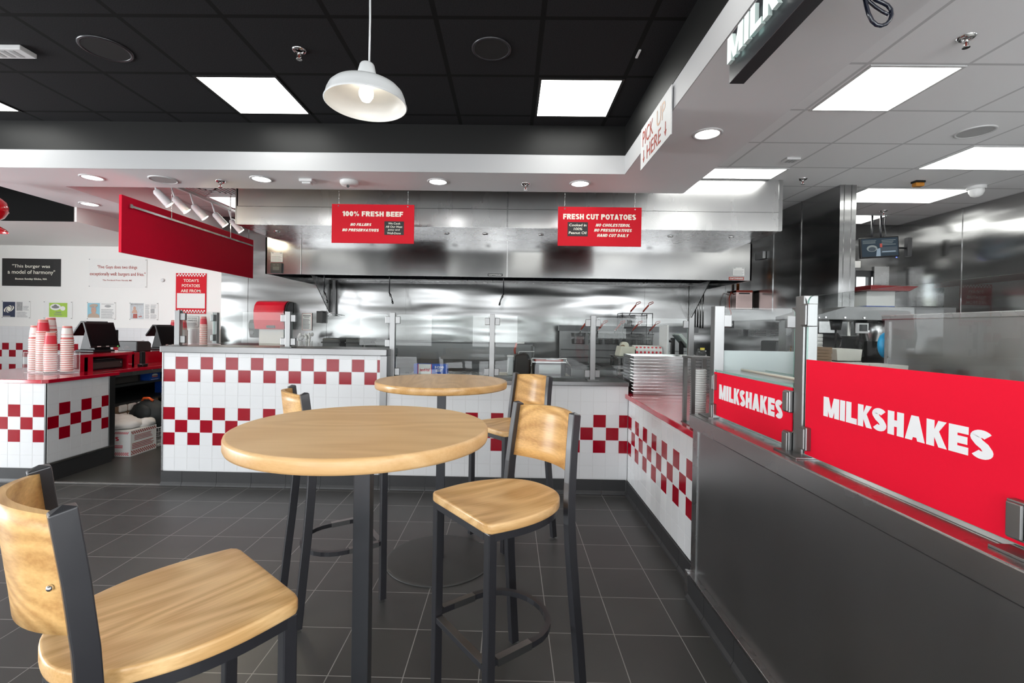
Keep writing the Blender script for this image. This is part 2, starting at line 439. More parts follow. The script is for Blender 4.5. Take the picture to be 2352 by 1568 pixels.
def text(body, F, a0, b0, a1, b1, m, parent, d=.001, bold=.0, ext=.0008, shear=0.0, name='lettering', align='CENTER', mside=None, spacing=1.0):
    cu = bpy.data.curves.new('t', 'FONT'); cu.body = body; cu.size = 1; cu.align_x = align; cu.offset = bold; cu.extrude = 0.01
    cu.shear = shear; cu.space_character = spacing; cu.resolution_u = 3
    ob = bpy.data.objects.new('t', cu); COL.objects.link(ob)
    dg = bpy.context.evaluated_depsgraph_get(); dg.update()
    me = bpy.data.meshes.new_from_object(ob.evaluated_get(dg))
    bpy.data.objects.remove(ob); bpy.data.curves.remove(cu)
    xs = [v.co.x for v in me.vertices]; ys = [v.co.y for v in me.vertices]
    x0, x1, y0, y1 = min(xs), max(xs), min(ys), max(ys)
    inv = rootm(parent).inverted()
    for v in me.vertices:
        a = a0 + (v.co.x - x0) / (x1 - x0) * (a1 - a0); b = b0 + (v.co.y - y0) / (y1 - y0) * (b1 - b0)
        v.co = inv @ F.p(a, b, d + (ext if v.co.z > 0 else 0))
    me.materials.clear(); me.materials.append(m)
    if mside:
        me.materials.append(mside)
        me.update()
        ni = (inv.to_3x3() @ F.n)
        for f in me.polygons:
            if abs(f.normal.dot(ni)) < .5: f.material_index = 1
    o = bpy.data.objects.new(name, me); COL.objects.link(o); o.parent = parent
    return o
def lines(mb, F, a0, b0, a1, b1, n, t=.45, d=.001, mi=0, jag=.25):
    h = (b1 - b0) / n
    for i in range(n):
        w = (a1 - a0) * (1 - random.random() * jag)
        frect(mb, F, a0, b0 + i * h, a0 + w, b0 + (i + t) * h, d, .0006, mi)
def checker(mb, F, a0, b0, cols, rows, s, mi=0, d=.001, ph=0):
    for i in range(cols):
        for j in range(rows):
            if (i + j + ph) % 2 == 0: frect(mb, F, a0 + i * s, b0 + j * s, a0 + (i + 1) * s, b0 + (j + 1) * s, d, .0006, mi)
def tiles(mb, F, a0, b0, a1, b1, ua, ub, s, red, gap=.0016, t=.006, d=0.0):
    # real glazed tiles on a grid with origin (ua, ub); red(i, j) says which are red; slots 0 white, 1 red, 2 grout
    frect(mb, F, a0, b0, a1, b1, d, t - .0012, 2)
    i0 = math.floor((a0 - ua) / s + 1e-6); i1 = math.ceil((a1 - ua) / s - 1e-6); j0 = math.floor((b0 - ub) / s + 1e-6); j1 = math.ceil((b1 - ub) / s - 1e-6)
    for i in range(i0, i1):
        for j in range(j0, j1):
            x0 = max(a0, ua + i * s) + gap / 2; x1 = min(a1, ua + (i + 1) * s) - gap / 2
            y0 = max(b0, ub + j * s) + gap / 2; y1 = min(b1, ub + (j + 1) * s) - gap / 2
            if x1 - x0 < .003 or y1 - y0 < .003: continue
            e = .0012
            P = [F.p(x0, y0, d), F.p(x1, y0, d), F.p(x1, y1, d), F.p(x0, y1, d), F.p(x0 + e, y0 + e, d + t), F.p(x1 - e, y0 + e, d + t), F.p(x1 - e, y1 - e, d + t), F.p(x0 + e, y1 - e, d + t)]
            mb.hexa(P, 1 if red(i, j) else 0)
FRONT = lambda x, y, z: Fr((x, y, z), (1, 0, 0), (0, 0, 1))       # read from the dining room, facing -Y
LEFTF = lambda x, y, z: Fr((x, y, z), (0, -1, 0), (0, 0, 1))      # faces -X
RIGHTF = lambda x, y, z: Fr((x, y, z), (0, 1, 0), (0, 0, 1))      # faces +X

# heavy grotesque capitals drawn as strokes and polygons; every glyph is 1 high
def _arc(cx, cy, rx, ry, a0, a1, n=10): return [(cx + rx * math.cos(math.radians(a0 + (a1 - a0) * k / n)), cy + ry * math.sin(math.radians(a0 + (a1 - a0) * k / n))) for k in range(n + 1)]
def glyph(ch, t):
    h = t / 2; w = .66; S = lambda *p: ('s', list(p)); P = lambda *p: ('p', list(p)); e = .045
    if ch == 'I': return t + .01, [S((h, 0), (h, 1))]
    if ch == '1': return .42, [S((.42 - h, 0), (.42 - h, 1)), P((0, .68), (.42 - t, .68), (.42 - t, 1), (.42 - t * .9, 1), (.2, .84), (0, .82))]
    if ch == 'L': return .56, [S((h, 0), (h, 1)), S((0, h), (.56, h))]
    if ch == 'E': return .60, [S((h, 0), (h, 1)), S((0, h), (.60, h)), S((0, .5), (.57, .5)), S((0, 1 - h), (.60, 1 - h))]
    if ch == 'F': return .57, [S((h, 0), (h, 1)), S((0, .48), (.52, .48)), S((0, 1 - h), (.57, 1 - h))]
    if ch == 'H': return w, [S((h, 0), (h, 1)), S((w - h, 0), (w - h, 1)), S((h, .5), (w - h, .5))]
    if ch == 'T': return .60, [S((.3, 0), (.3, 1)), S((0, 1 - h), (.60, 1 - h))]
    if ch == 'M': return .92, [S((h, 0), (h, 1)), S((.92 - h, 0), (.92 - h, 1)), P((h * .6, 1), (t * 1.15, 1), (.46 + h * .7, 0), (.46 - h * .7, 0)), P((.92 - t * 1.15, 1), (.92 - h * .6, 1), (.46 + h * .7, 0), (.46 - h * .7, 0))]
    if ch == 'N': return w, [S((h, 0), (h, 1)), S((w - h, 0), (w - h, 1)), P((0, 1), (t, 1), (w, 0), (w - t, 0))]
    if ch == 'V': return .70, [P((0, 1), (t, 1), (.35 + h, 0), (.35 - h, 0)), P((.70 - t, 1), (.70, 1), (.35 + h, 0), (.35 - h, 0))]
    if ch == 'A': return .74, [P((.37 - h, 1), (.37 + h, 1), (t, 0), (0, 0)), P((.37 - h, 1), (.37 + h, 1), (.74, 0), (.74 - t, 0)), S((.15, .27), (.59, .27))]
    if ch == 'K': return .69, [S((h, 0), (h, 1)), P((t * .9, .30), (t * .9, .56), (.40, 1), (.67, 1)), P((.23, .47), (.40, .66), (.69, 0), (.42, 0))]
    if ch == 'Y': return .70, [S((.35, 0), (.35, .45)), P((0, 1), (t * 1.1, 1), (.35 + h, .42), (.35 - h, .42)), P((.70 - t * 1.1, 1), (.70, 1), (.35 + h, .42), (.35 - h, .42))]
    if ch in 'O0': 
        W_ = .72 if ch == 'O' else .58
        return W_, [('c', _arc(W_ / 2, .5, W_ / 2 - h, .5 - h, 0, 342, 19))]
    if ch == 'C': return .68, [S(*_arc(.36, .5, .36 - h, .5 - h, 38, 322, 20))]
    if ch == 'U': return w, [S(*([(h, 1), (h, .32)] + _arc(w / 2, .32, w / 2 - h, .32 - h, 180, 360, 10)[1:-1] + [(w - h, .32), (w - h, 1)]))]
    if ch == 'S':
        a = _arc(.32, .735, .32 - h, .265 - h, 25, 200, 10); b = _arc(.32, .265, .32 - h, .265 - h, 20, -155, 10)
        return .64, [S(*(a + [(.25, .56), (.40, .45)] + b))]
    if ch in 'PRB':
        g = [S((h, 0), (h, 1)), S(*([(h, 1 - h), (.38, 1 - h)] + _arc(.38, .72, .27 - h, .28 - h, 90, -90, 8)[1:-1] + [(.38, .44 + h), (h, .44 + h)]))]
        if ch == 'R': g.append(P((.26, .46), (.50, .50), (.68, 0), (.43, 0)))
        if ch == 'B': g = [S((h, 0), (h, 1)), S(*([(h, 1 - h), (.36, 1 - h)] + _arc(.36, .745, .25 - h, .255 - h, 90, -90, 8)[1:-1] + [(.36, .49 + h * .2), (h, .49 + h * .2)])), S(*([(h, .5), (.38, .5)] + _arc(.38, .27, .28 - h, .27 - h, 90, -90, 8)[1:-1] + [(.38, h), (h, h)]))]
        return (.68 if ch == 'R' else .65), g
    if ch == 'D': return w, [S((h, 0), (h, 1)), S(*([(h, 1 - h), (.30, 1 - h)] + _arc(.30, .5, .36 - h, .5 - h, 90, -90, 12)[1:-1] + [(.30, h), (h, h)]))]
    if ch == '%': return .86, [('c', _arc(.19, .74, .125, .17, 0, 330, 11)), ('c', _arc(.67, .26, .125, .17, 0, 330, 11)), P((.18, 0), (.28, 0), (.68, 1), (.58, 1))]
    return .3, []
def _stroke(pts, t, closed):
    n = len(pts); L, R = [], []
    for i in range(n):
        p = Vector(pts[i])
        a = Vector(pts[i - 1]) if (i > 0 or closed) else None; b = Vector(pts[(i + 1) % n]) if (i < n - 1 or closed) else None
        d1 = (p - a).normalized() if a is not None else None; d2 = (b - p).normalized() if b is not None else None
        d1 = d1 or d2; d2 = d2 or d1
        nrm = Vector((-(d1.y + d2.y), d1.x + d2.x)).normalized(); k = t / 2 / max(.35, nrm.dot(Vector((-d1.y, d1.x))))
        L.append(p + nrm * k); R.append(p - nrm * k)
    m = n if closed else n - 1
    return [[L[i], R[i], R[(i + 1) % n], L[(i + 1) % n]] for i in range(m)]
def block(body, F, a0, b0, a1, b1, m, parent, d=.001, t=.235, ext=.0008, shear=0.0, name='lettering', gap=.075, mside=None):
    x = 0; quads = []; prev = ''
    for ch in body:
        if ch == ' ': x += .32; continue
        w, G = glyph(ch, t)
        if ch == 'S' and prev == 'K': x -= .05
        prev = ch
        tt = t * .55 if ch == '%' else t
        for kind, pts in G:
            for q in ([pts] if kind == 'p' else _stroke(pts, tt if kind == 's' or ch != '%' else t * .5, kind == 'c')): quads.append([(x + u, v) for u, v in q])
        x += w + gap
    x -= gap
    mb = MB(); i = 0
    for q in quads:
        pts = [(a0 + (u + shear * v) * (a1 - a0) / (x + shear), b0 + v * (b1 - b0)) for u, v in q]
        ar = sum(pts[k][0] * pts[(k + 1) % len(pts)][1] - pts[(k + 1) % len(pts)][0] * pts[k][1] for k in range(len(pts)))
        if abs(ar) < 1e-12: continue
        if ar < 0: pts = pts[::-1]
        i += 1; e = .000004 * (i % 7)
        mb.prism(pts, d, d + ext + e, lambda u, v, w_: F.p(u, v, w_), 0, 1 if mside else None)
    return mb.build(name, [m, mside] if mside else m, parent)
# ------------------------------------------------------------------ the shell
YB = 7.2
XL, XR, YN = -8.6, 5.85, -3.2
struct(B(XL, YN, -.12, -1.0, 4.02, 0, 'floor', floor_m))
struct(B(-1.0, YN, -.12, XR, 4.02, 0, 'floor', floor_m))
struct(B(XL, 4.02, -.12, 1.7, YB, 0, 'floor', kfloor_m))
struct(B(1.7, 4.02, -.12, XR, YB, 0, 'floor', kfloor_bounce_m))
struct(B(1.7, YN, 0, XR, 4.02, .004, 'floor', kfloor_bounce_m))  # pale sheet added out of view, sends light back up
# ceilings
def slab(x0, y0, x1, y1, z, name, m): return struct(B(x0, y0, z, x1, y1, z + .1, name, m))
slab(XL, YN, .975, 4.08, 3.15, 'ceiling', black_ceil)
slab(XL, 4.63, -5.12, 5.46, 3.15, 'ceiling', black_ceil)
slab(1.675, YN, XR, 4.63, 3.05, 'ceiling', white_ceil)
slab(-4.44, 4.63, XR, YB, 3.05, 'ceiling', white_ceil)
# dropped soffits: white faces below 2.9, black frieze above toward the dining room
def soff(x0, y0, x1, y1, name='trim_1', z0=2.74, z1=3.25): return struct(B(x0, y0, z0, x1, y1, z1, name, soff_m))
soff(XL, 4.085, 1.675, 4.63, 'trim_1'); soff(.98, YN, 1.675, 4.085, 'trim_2'); soff(-5.12, 4.63, -4.44, YB, 'trim_3')
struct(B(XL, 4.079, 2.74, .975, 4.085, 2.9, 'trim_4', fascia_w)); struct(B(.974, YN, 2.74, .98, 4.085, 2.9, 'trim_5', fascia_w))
struct(B(XL, 4.075, 2.9, .970, 4.085, 3.15, 'trim_6', black_p)); struct(B(.970, YN, 2.9, .98, 4.085, 3.15, 'trim_7', black_p))
mb = MB().box(XL, 5.46, 2.57, -5.12, YB, 3.25).box(-5.121, 5.461, 2.57, -5.10, YB, 2.74)
struct(mb.build('trim_8', wall_w)); struct(B(XL, 5.45, 2.57, -5.13, 5.46, 3.15, 'trim_9', mat('flat black paint', (.004, .004, .004), .8, spec=.1)))
# back wall: painted with tiled dado at the left, steel sheets in the kitchen
struct(B(XL, YB, 0, -4.45, YB + .12, 3.2, 'wall_back', wall_w))
mb = MB(); s = .109
tiles(mb, FRONT(0, YB - .008, 0), XL, 0, -4.45, 1.315, -7.755 - 8 * s, .84 - 8 * s, s,
      lambda i, j: (j in (8, 9) and (i + j) % 2 == 0) or (j in (4, 5, 6) and (i + j) % 2 == 0))
struct(mb.build('trim_10', [tile_w, tile_r, grout_w]))
xs = [-4.45, -4.04, -2.82, -1.6, -.38, .84, 2.06, 3.28, 3.66]
mb = MB()
for a, b in zip(xs, xs[1:]): mb.box(a + .002, YB - .004, 0, b - .002, YB, 3.1)
mb.box(xs[0], YB, 0, 5.12, YB + .1, 3.1)
for a in xs[1:-1]: mb.box(a - .008, YB - .010, 0, a + .008, YB - .004, 3.05)
struct(mb.build('wall_back', st_wall))
# drive-through end of the back wall with its window opening
mb = MB().box(3.83, YB - .004, 0, 5.22, YB + .1, 3.1).box(5.60, YB - .004, 0, XR, YB + .1, 3.1).box(5.22, YB - .004, 0, 5.60, YB + .1, 1.72).box(5.22, YB - .004, 2.36, 5.60, YB + .1, 3.1)
struct(mb.build('wall_back', st_wall))
w1 = thing('window_1', (5.41, YB, 1.72), 'small dark framed drive-through window below the monitor', 'window'); w1['kind'] = 'structure'
mb = MB().box(5.22, YB + .02, 1.72, 5.25, YB + .08, 2.36).box(5.57, YB + .02, 1.72, 5.60, YB + .08, 2.36).box(5.25, YB + .02, 2.27, 5.57, YB + .08, 2.36).box(5.25, YB + .02, 1.72, 5.57, YB + .08, 1.76).box(5.43, YB + .02, 1.76, 5.475, YB + .08, 2.27)
mb.build('window_frame', black_mt, w1)
B(5.25, YB + .045, 1.76, 5.57, YB + .05, 2.27, 'pane', glass, w1)
struct(B(5.48, YB - .03, 1.7, 5.70, YB - .004, 2.42, 'trim_11', st))
# partition clad in steel, hanging over the pass, and the right kitchen wall
mb = MB().box(3.65, 5.29, 1.64, 3.83, 5.6, 3.05).box(3.65, 5.6, 0, 3.83, YB, 3.05)
for y in (5.98, 6.6): mb.box(3.642, y - .008, 1.66, 3.65, y + .008, 3.05)
for x in (3.70, 3.78): mb.box(x - .004, 5.283, 1.64, x + .004, 5.29, 3.05)
struct(mb.build('wall_partition', st_side))
mb = MB()
ys = [YN, -1.1, .1, 1.32, 2.54, 3.76, 4.98, 6.2, YB]
for a, b in zip(ys, ys[1:]): mb.box(XR, a + .002, 0, XR + .1, b - .002, 3.1)
for a in ys[1:-1]: mb.box(XR - .008, a - .008, 0, XR, a + .008, 3.05)
struct(mb.build('wall_right', st_side))
# the shop front behind the camera and the left wall, with openings that let the daylight in
mb = MB().box(XL, YN - .12, 0, XR, YN, .95).box(XL, YN - .12, 2.6, XR, YN, 3.3)
for a, b in ((XL, -6.6), (-5.0, -3.3), (-1.9, -.9), (.2, 2.0), (5.5, XR)): mb.box(a, YN - .12, .95, b, YN, 2.6)  # widest opening, on the kitchen side, is added to light the kitchen ceiling
struct(mb.build('wall_front', wall_w))
mb = MB().box(XL - .12, YN, 0, XL, YB, .8).box(XL - .12, YN, 2.6, XL, YB, 3.3).box(XL - .12, YN, .8, XL, .1, 2.6).box(XL - .12, 3.1, .8, XL, YB, 2.6).box(XL - .12, 1.5, .8, XL, 1.65, 2.6)
struct(mb.build('wall_left', wall_w))
# a low checked tile dado below the shop front glass
mb = MB()
tiles(mb, Fr((XR, YN + .008, 0), (-1, 0, 0), (0, 0, 1)), .0, 0, XR - XL, .76, 0, .02, s * 2, lambda i, j: j < 3 and (i + j) % 2 == 0)
struct(mb.build('trim_12', [tile_w, tile_r, grout_w]))

# ------------------------------------------------------------------ counters
RED = lambda i, j: (j in (3 + 2, 4, 3) and (i + j) % 2 == 0)
def counter_red(i, j):       # i even columns start red; rows counted upward from z=.129 (0): rows 2,3,4 low band, 7,8 high band
    if j in (2, 4): return i % 2 == 0
    if j == 3: return i % 2 == 1
    if j == 7: return i % 2 == 0
    if j == 8: return i % 2 == 1
    return False
s = .109; ZT = .129
# tall service counter
t = thing('service_counter', (-2.07, 4.2, 0), 'tall white tiled counter with two red checker bands and steel top', 'counter')
mb = MB().box(-2.975, 4.02, 0, -1.1, 4.36, 1.145).build('body', paint_w, t)
mb = MB(); tiles(mb, FRONT(0, 4.018, 0), -2.975, .125, -1.1, 1.148, -2.98, ZT, s, counter_red); mb.build('tile_facing', [tile_w, tile_r, grout_w], t)
MB().box(-2.99, 3.985, 1.145, -1.04, 4.40, 1.2).build('steel_top', st_fas, t, bevel=.004)
MB().box(-1.1, 4.0, .125, -1.04, 4.37, 1.145).build('steel_end', st_fas, t, bevel=.003)
MB().box(-2.985, 4.008, .125, -2.975, 4.37, 1.145).build('corner_trim', st, t)
def basetiles(x0, x1, y, name, parent, w=.3, h=.12, axis='x', sgn=-1, ph=0.0):
    mb = MB(); a = x0; k = math.floor((x0 - ph) / w)
    while a < x1 - 1e-4:
        b = min(x1, ph + (k + 1) * w); k += 1
        if b - a > .004:
            if axis == 'x': mb.prism([(y + .02, 0), (y - .012, 0), (y - .010, .012), (y, .03), (y, h), (y + .02, h)], a + .0012, b - .0012, lambda u, v, q: (q, u, v), 0)
            else: mb.prism([(y + .02, 0), (y - .012, 0), (y - .010, .012), (y, .03), (y, h), (y + .02, h)], a + .0012, b - .0012, lambda u, v, q: (u, q, v), 0)
        a = b
    if axis == 'x': mb.box(x0, y + .004, 0, x1, y + .02, h - .002, 1)
    else: mb.box(y + .004, x0, 0, y + .02, x1, h - .002, 1)
    return mb.build(name, [base_m, grout_d], parent)
basetiles(-2.985, -1.1, 4.005, 'base_tiles', t, ph=.2)
# low prep counter with the same tiles
t = thing('prep_counter', (-.03, 4.3, 0), 'low white tiled counter with steel ledge under the glass guard', 'counter')
MB().box(-1.1, 4.02, 0, 1.02, 4.42, .92).build('body', paint_w, t)
mb = MB(); tiles(mb, FRONT(0, 4.018, 0), -1.1, .125, 1.02, .922, -2.98, ZT, s, lambda i, j: j < 6 and counter_red(i, j)); mb.build('tile_facing', [tile_w, tile_r, grout_w], t)
MB().box(-1.04, 3.99, .92, 1.02, 4.45, .955).build('steel_ledge', st_fas, t, bevel=.004)
basetiles(-1.1, 1.01, 4.005, 'base_tiles', t, ph=.2)
MB().box(-1.0, 4.45, .86, 1.015, 5.05, .93).box(-1.0, 4.5, 0, -.9, 5.0, .86).box(.9, 4.5, 0, 1.0, 5.0, .86).box(-.9, 4.5, .2, .9, 5.0, .24).build('work_surface', st, t, bevel=.003)
MB().box(-.1, 4.46, .93, .62, 4.9, .942).build('cutting_board', cream_pl, t)
# red topped pick up counter
t = thing('pickup_counter', (1.3, 3.3, 0), 'white tiled pick up counter with red quartz top beside the trays', 'counter')
MB().box(1.028, 2.52, 0, 1.7, 5.0, .82).build('body', paint_w, t)
mb = MB()
tiles(mb, LEFTF(1.026, 4.0, 0), 0, .125, 1.47, .822, -.0, ZT, s, lambda i, j: (j in (2, 4) and i % 2 == 0) or (j == 3 and i % 2 == 1)); mb.build('tile_facing', [tile_w, tile_r, grout_w], t)
MB().box(.99, 2.53, .82, 1.75, 4.0, .857).box(1.025, 4.0, .82, 1.75, 5.0, .857).build('quartz_top', red_ct, t, bevel=.003)
basetiles(2.5, 4.0, 1.01, 'base_tiles', t, axis='y', w=.3, ph=.055)
# long steel counter on the right
t = thing('milkshake_counter', (1.3, 1.0, 0), 'long stainless steel counter along the right side under the milkshake signs', 'counter')
MB().box(.985, -.6, .13, 1.28, 2.5, .955).build('body', st_panel, t)
MB().box(.98, 2.44, .13, .992, 2.5, .88).build('end_trim', st, t)
MB().prism([(.962, .885), (.962, .957), (1.285, .957), (1.285, .90), (.985, .90), (.985, .885)], -.6, 2.51, lambda u, v, q: (u, q, v)).build('steel_top', st, t, bevel=.005, seg=3)
basetiles(-.6, 2.46, .95, 'base_tiles', t, axis='y', w=.3, ph=.155)
MB().box(.955, -.6, .12, .985, 2.5, .132).box(.950, 2.46, 0, .965, 2.5, .135).build('base_trim', st, t, bevel=.002)
# order island at the left
t = thing('order_island', (-5, 4.4, 0), 'white tiled island with a red quartz top and a chamfered end on the left', 'counter')
MB().box(-6.6, 4.012, 0, -3.99, 4.64, .86).build('body', paint_w, t)
ired = lambda i, j: (j in (2, 4) and i % 2 == 1) or (j == 3 and i % 2 == 0)
mb = MB(); tiles(mb, FRONT(0, 4.008, 0), -6.6, .125, -3.998, .86, -3.996 - s * 24, ZT, s, ired)
tiles(mb, RIGHTF(-3.988, 0, 0), 4.008, .165, 4.63, .86, 4.004, ZT, s, ired)
mb.build('tile_facing', [tile_w, tile_r, grout_w], t)
MB().box(-4.0, 3.996, 0, -3.985, 4.008, .86).box(-3.995, 4.63, .02, -3.975, 4.70, .86).build('corner_trim', st_dark, t, bevel=.002)
MB().box(-3.992, 4.01, 0, -3.972, 4.66, .15).build('kick_plate', base_m, t); MB().box(-3.99, 4.01, .15, -3.965, 4.68, .165).build('kick_trim', st, t)
basetiles(-6.6, -4.0, 3.998, 'base_tiles', t, ph=.07)
MB().prism([(-6.62, 3.97), (-4.0, 3.97), (-3.965, 4.0), (-3.965, 4.74), (-6.62, 4.74)], .86, .892).build('quartz_top', red_ct, t, bevel=.003)
# register counter behind
t = thing('register_counter', (-4.9, 5.9, 0), 'red quartz register counter running back to the wall behind the island', 'counter')
MB().box(-5.3, 4.75, .85, -4.2, YB - .02, .885).build('quartz_top', red_ct, t, bevel=.003)
MB().box(-5.25, 4.76, .80, -4.25, YB - .03, .85).build('steel_rail', st, t)
MB().box(-5.3, 4.76, 0, -5.22, YB - .02, .80).box(-5.22, 4.76, 0, -4.3, 4.8, .8).build('panel', black_pl, t)
mb = MB().box(-4.9, 4.76, 1.03, -4.35, 5.40, 1.06).box(-4.9, 4.76, .885, -4.35, 4.80, 1.03).box(-4.9, 5.37, .885, -4.35, 5.40, 1.03).box(-4.9, 4.8, .885, -4.86, 5.37, 1.03).box(-4.9, 4.72, .893, -4.35, 4.76, 1.06)
mb.box(-4.37, 4.76, .885, -4.35, 4.86, 1.03).box(-4.37, 5.32, .885, -4.35, 5.40, 1.03)
mb.build('register_stand', red_ct, t)
MB().box(-5.2, 5.66, .885, -4.6, YB - .03, 1.03).build('register_stand', red_ct, t, bevel=.002)
# threshold where the kitchen floor begins
struct(B(-3.97, 4.0, 0, -2.99, 4.03, .004, 'trim_13', mat('worn threshold', (.16, .155, .15), .7, var=.5, scale=9)))
# ------------------------------------------------------------------ ceiling lights and fittings
def panel(x0, y0, x1, y1, z, label, group, frame):
    t = thing('ceiling_light', ((x0 + x1) / 2, (y0 + y1) / 2, z), label, 'ceiling light', group)
    w = .018
    mb = MB().box(x0 - w, y0 - w, z - .006, x1 + w, y0, z).box(x0 - w, y1, z - .006, x1 + w, y1 + w, z).box(x0 - w, y0, z - .006, x0, y1, z).box(x1, y0, z - .006, x1 + w, y1, z)
    mb.build('frame', frame, t); B(x0, y0, z - .004, x1, y1, z - .001, 'diffuser', panel_l, t)
g1 = 'square light panels in the black ceiling'; g2 = 'light panels in the white kitchen ceiling'
panel(-2.255, 3.325, -1.69, 3.885, 3.15, 'lit square panel in the black ceiling left of the pendant', g1, black_p)
panel(.20, 3.325, .762, 3.885, 3.15, 'lit square panel in the black ceiling right of the pendant', g1, black_p)
panel(-4.70, 3.325, -4.125, 3.885, 3.15, 'lit square panel in the black ceiling cut by the left edge', g1, black_p)
panel(-4.70, -.34, -4.125, .23, 3.15, 'unseen lit square panel in the black ceiling behind the camera', g1, black_p)
panel(-2.255, -.34, -1.69, .23, 3.15, 'unseen lit square panel in the black ceiling behind the camera', g1, black_p)
for x_ in (-7.14, -4.70, -2.255, .20):  # extra rows out of view, added for more light from above
    for y_ in (1.495, -.34, -2.17):
        if y_ == -.34 and x_ in (-4.70, -2.255): continue
        panel(x_, y_, x_ + .565, y_ + .56, 3.15, 'unseen lit square panel in the black ceiling behind the camera', g1, black_p)
panel(2.215, 2.955, 2.765, 3.525, 3.05, 'square lit panel in the white ceiling nearest the hanging neon sign', g2, paint_w)
panel(1.70, 4.80, 2.775, 5.10, 3.05, 'lit panel in the white ceiling just in front of the hood', g2, paint_w)
panel(4.04, 4.185, 5.215, 4.745, 3.05, 'long lit panel in the white ceiling at the right edge', g2, paint_w)
panel(4.04, 5.40, 5.215, 5.96, 3.05, 'long lit panel in the white ceiling beside the dome camera', g2, paint_w)
panel(4.04, 6.62, 5.215, 7.10, 3.05, 'farthest lit panel in the white ceiling above the monitor', g2, paint_w)
panel(4.04, 1.2, 5.215, 1.76, 3.05, 'long lit panel added out of view in the white ceiling', g2, paint_w)  # this and the nearer kitchen panels are unseen, added to brighten the kitchen
panel(2.215, .52, 2.765, 1.09, 3.05, 'square lit panel added out of view in the white ceiling', g2, paint_w)
panel(2.215, 1.73, 2.765, 2.29, 3.05, 'square lit panel added out of view in the white ceiling', g2, paint_w) if False else None
panel(4.04, -1.3, 5.215, -.74, 3.05, 'long lit panel added out of view in the white ceiling', g2, paint_w)
panel(2.215, -1.9, 2.765, -1.34, 3.05, 'square lit panel added out of view in the white ceiling', g2, paint_w)
panel(-3.93, 6.03, -3.36, 6.62, 3.05, 'lit panel in the white ceiling between the menu board and the hood', g2, paint_w)

def downlight(x, y, label):
    t = thing('downlight', (x, y, 2.74), label, 'downlight', 'round downlights in the soffit')
    MB().lathe([(.098, 0), (.098, -.004), (.09, -.008), (.078, -.007), (.076, -.003)], (x, y, 2.74), 40).build('trim_ring', paint_w, t)
    MB().cyl((x, y, 2.7365), (x, y, 2.739), .076, n=40).build('lens', down_l, t)
downlight(-3.90, 4.33, 'lit round downlight in the soffit left of the white speaker')
downlight(-2.31, 4.32, 'lit round downlight in the soffit left of the strobe box')
downlight(-.68, 4.34, 'lit round downlight in the soffit right of the beef sign')
downlight(.63, 4.35, 'lit round downlight in the soffit above the potatoes sign')
downlight(1.325, 3.23, 'lit round downlight in the soffit right of the pick up sign')
downlight(-4.80, 5.30, 'lit round downlight in the soffit nearest the quote signs')

def speaker(x, y, z, r, m, label, grp=None):
    t = thing('ceiling_speaker', (x, y, z), label, 'speaker', grp)
    MB().lathe([(r, 0), (r, -.006), (r * .93, -.010), (r * .86, -.006), (r * .86, 0)], (x, y, z), 40).build('rim', m, t)
    mb = MB().cyl((x, y, z - .006), (x, y, z), r * .86, n=40)
    mb.build('grille', mat('speaker grille ' + label[:5], (.45, .45, .45) if m is paint_w else (.006, .006, .006), .7, bump=.6, bscale=500), t)
speaker(-2.62, 3.0, 3.15, .145, black_mt, 'round black speaker in the black ceiling left of the sprinkler', 'black ceiling speakers')
speaker(-.14, 2.97, 3.15, .125, black_mt, 'black round speaker in the black ceiling right of the pendant', 'black ceiling speakers')
speaker(3.75, 3.88, 3.05, .13, paint_w, 'white round speaker in the kitchen ceiling')
speaker(-3.26, 4.37, 2.74, .12, paint_w, 'white round speaker in the soffit above the menu board')

def sprinkler(x, y, z, label):
    t = thing('sprinkler', (x, y, z), label, 'sprinkler', 'ceiling sprinklers')
    MB().lathe([(.045, 0), (.045, -.003), (.03, -.014), (.02, -.006), (.02, 0)], (x, y, z), 24).build('escutcheon', chrome, t)
    mb = MB().cyl((x, y, z), (x, y, z - .03), .009, n=12)
    for sg in (-1, 1): mb.tube([(x + sg * .009, y, z - .02), (x + sg * .014, y, z - .04), (x + sg * .004, y, z - .058)], .0028, 6)
    mb.cyl((x, y, z - .056), (x, y, z - .06), .018, n=14)
    mb.build('frame', chrome, t); MB().cyl((x, y, z - .03), (x, y, z - .054), .0035, n=8).build('bulb', txt_red, t)
sprinkler(-1.37, 3.0, 3.15, 'chrome sprinkler in the black ceiling left of the pendant')
sprinkler(-2.74, 4.40, 2.74, 'chrome sprinkler in the soffit right of the white speaker')
sprinkler(.13, 4.38, 2.74, 'chrome sprinkler in the soffit between the two hood signs')
sprinkler(2.51, 2.66, 3.05, 'chrome sprinkler in the white ceiling nearest the black cable')
sprinkler(3.12, 5.10, 3.05, 'chrome sprinkler in the white ceiling above the hood corner')
sprinkler(4.98, 6.38, 3.05, 'chrome sprinkler in the white ceiling above the monitor')

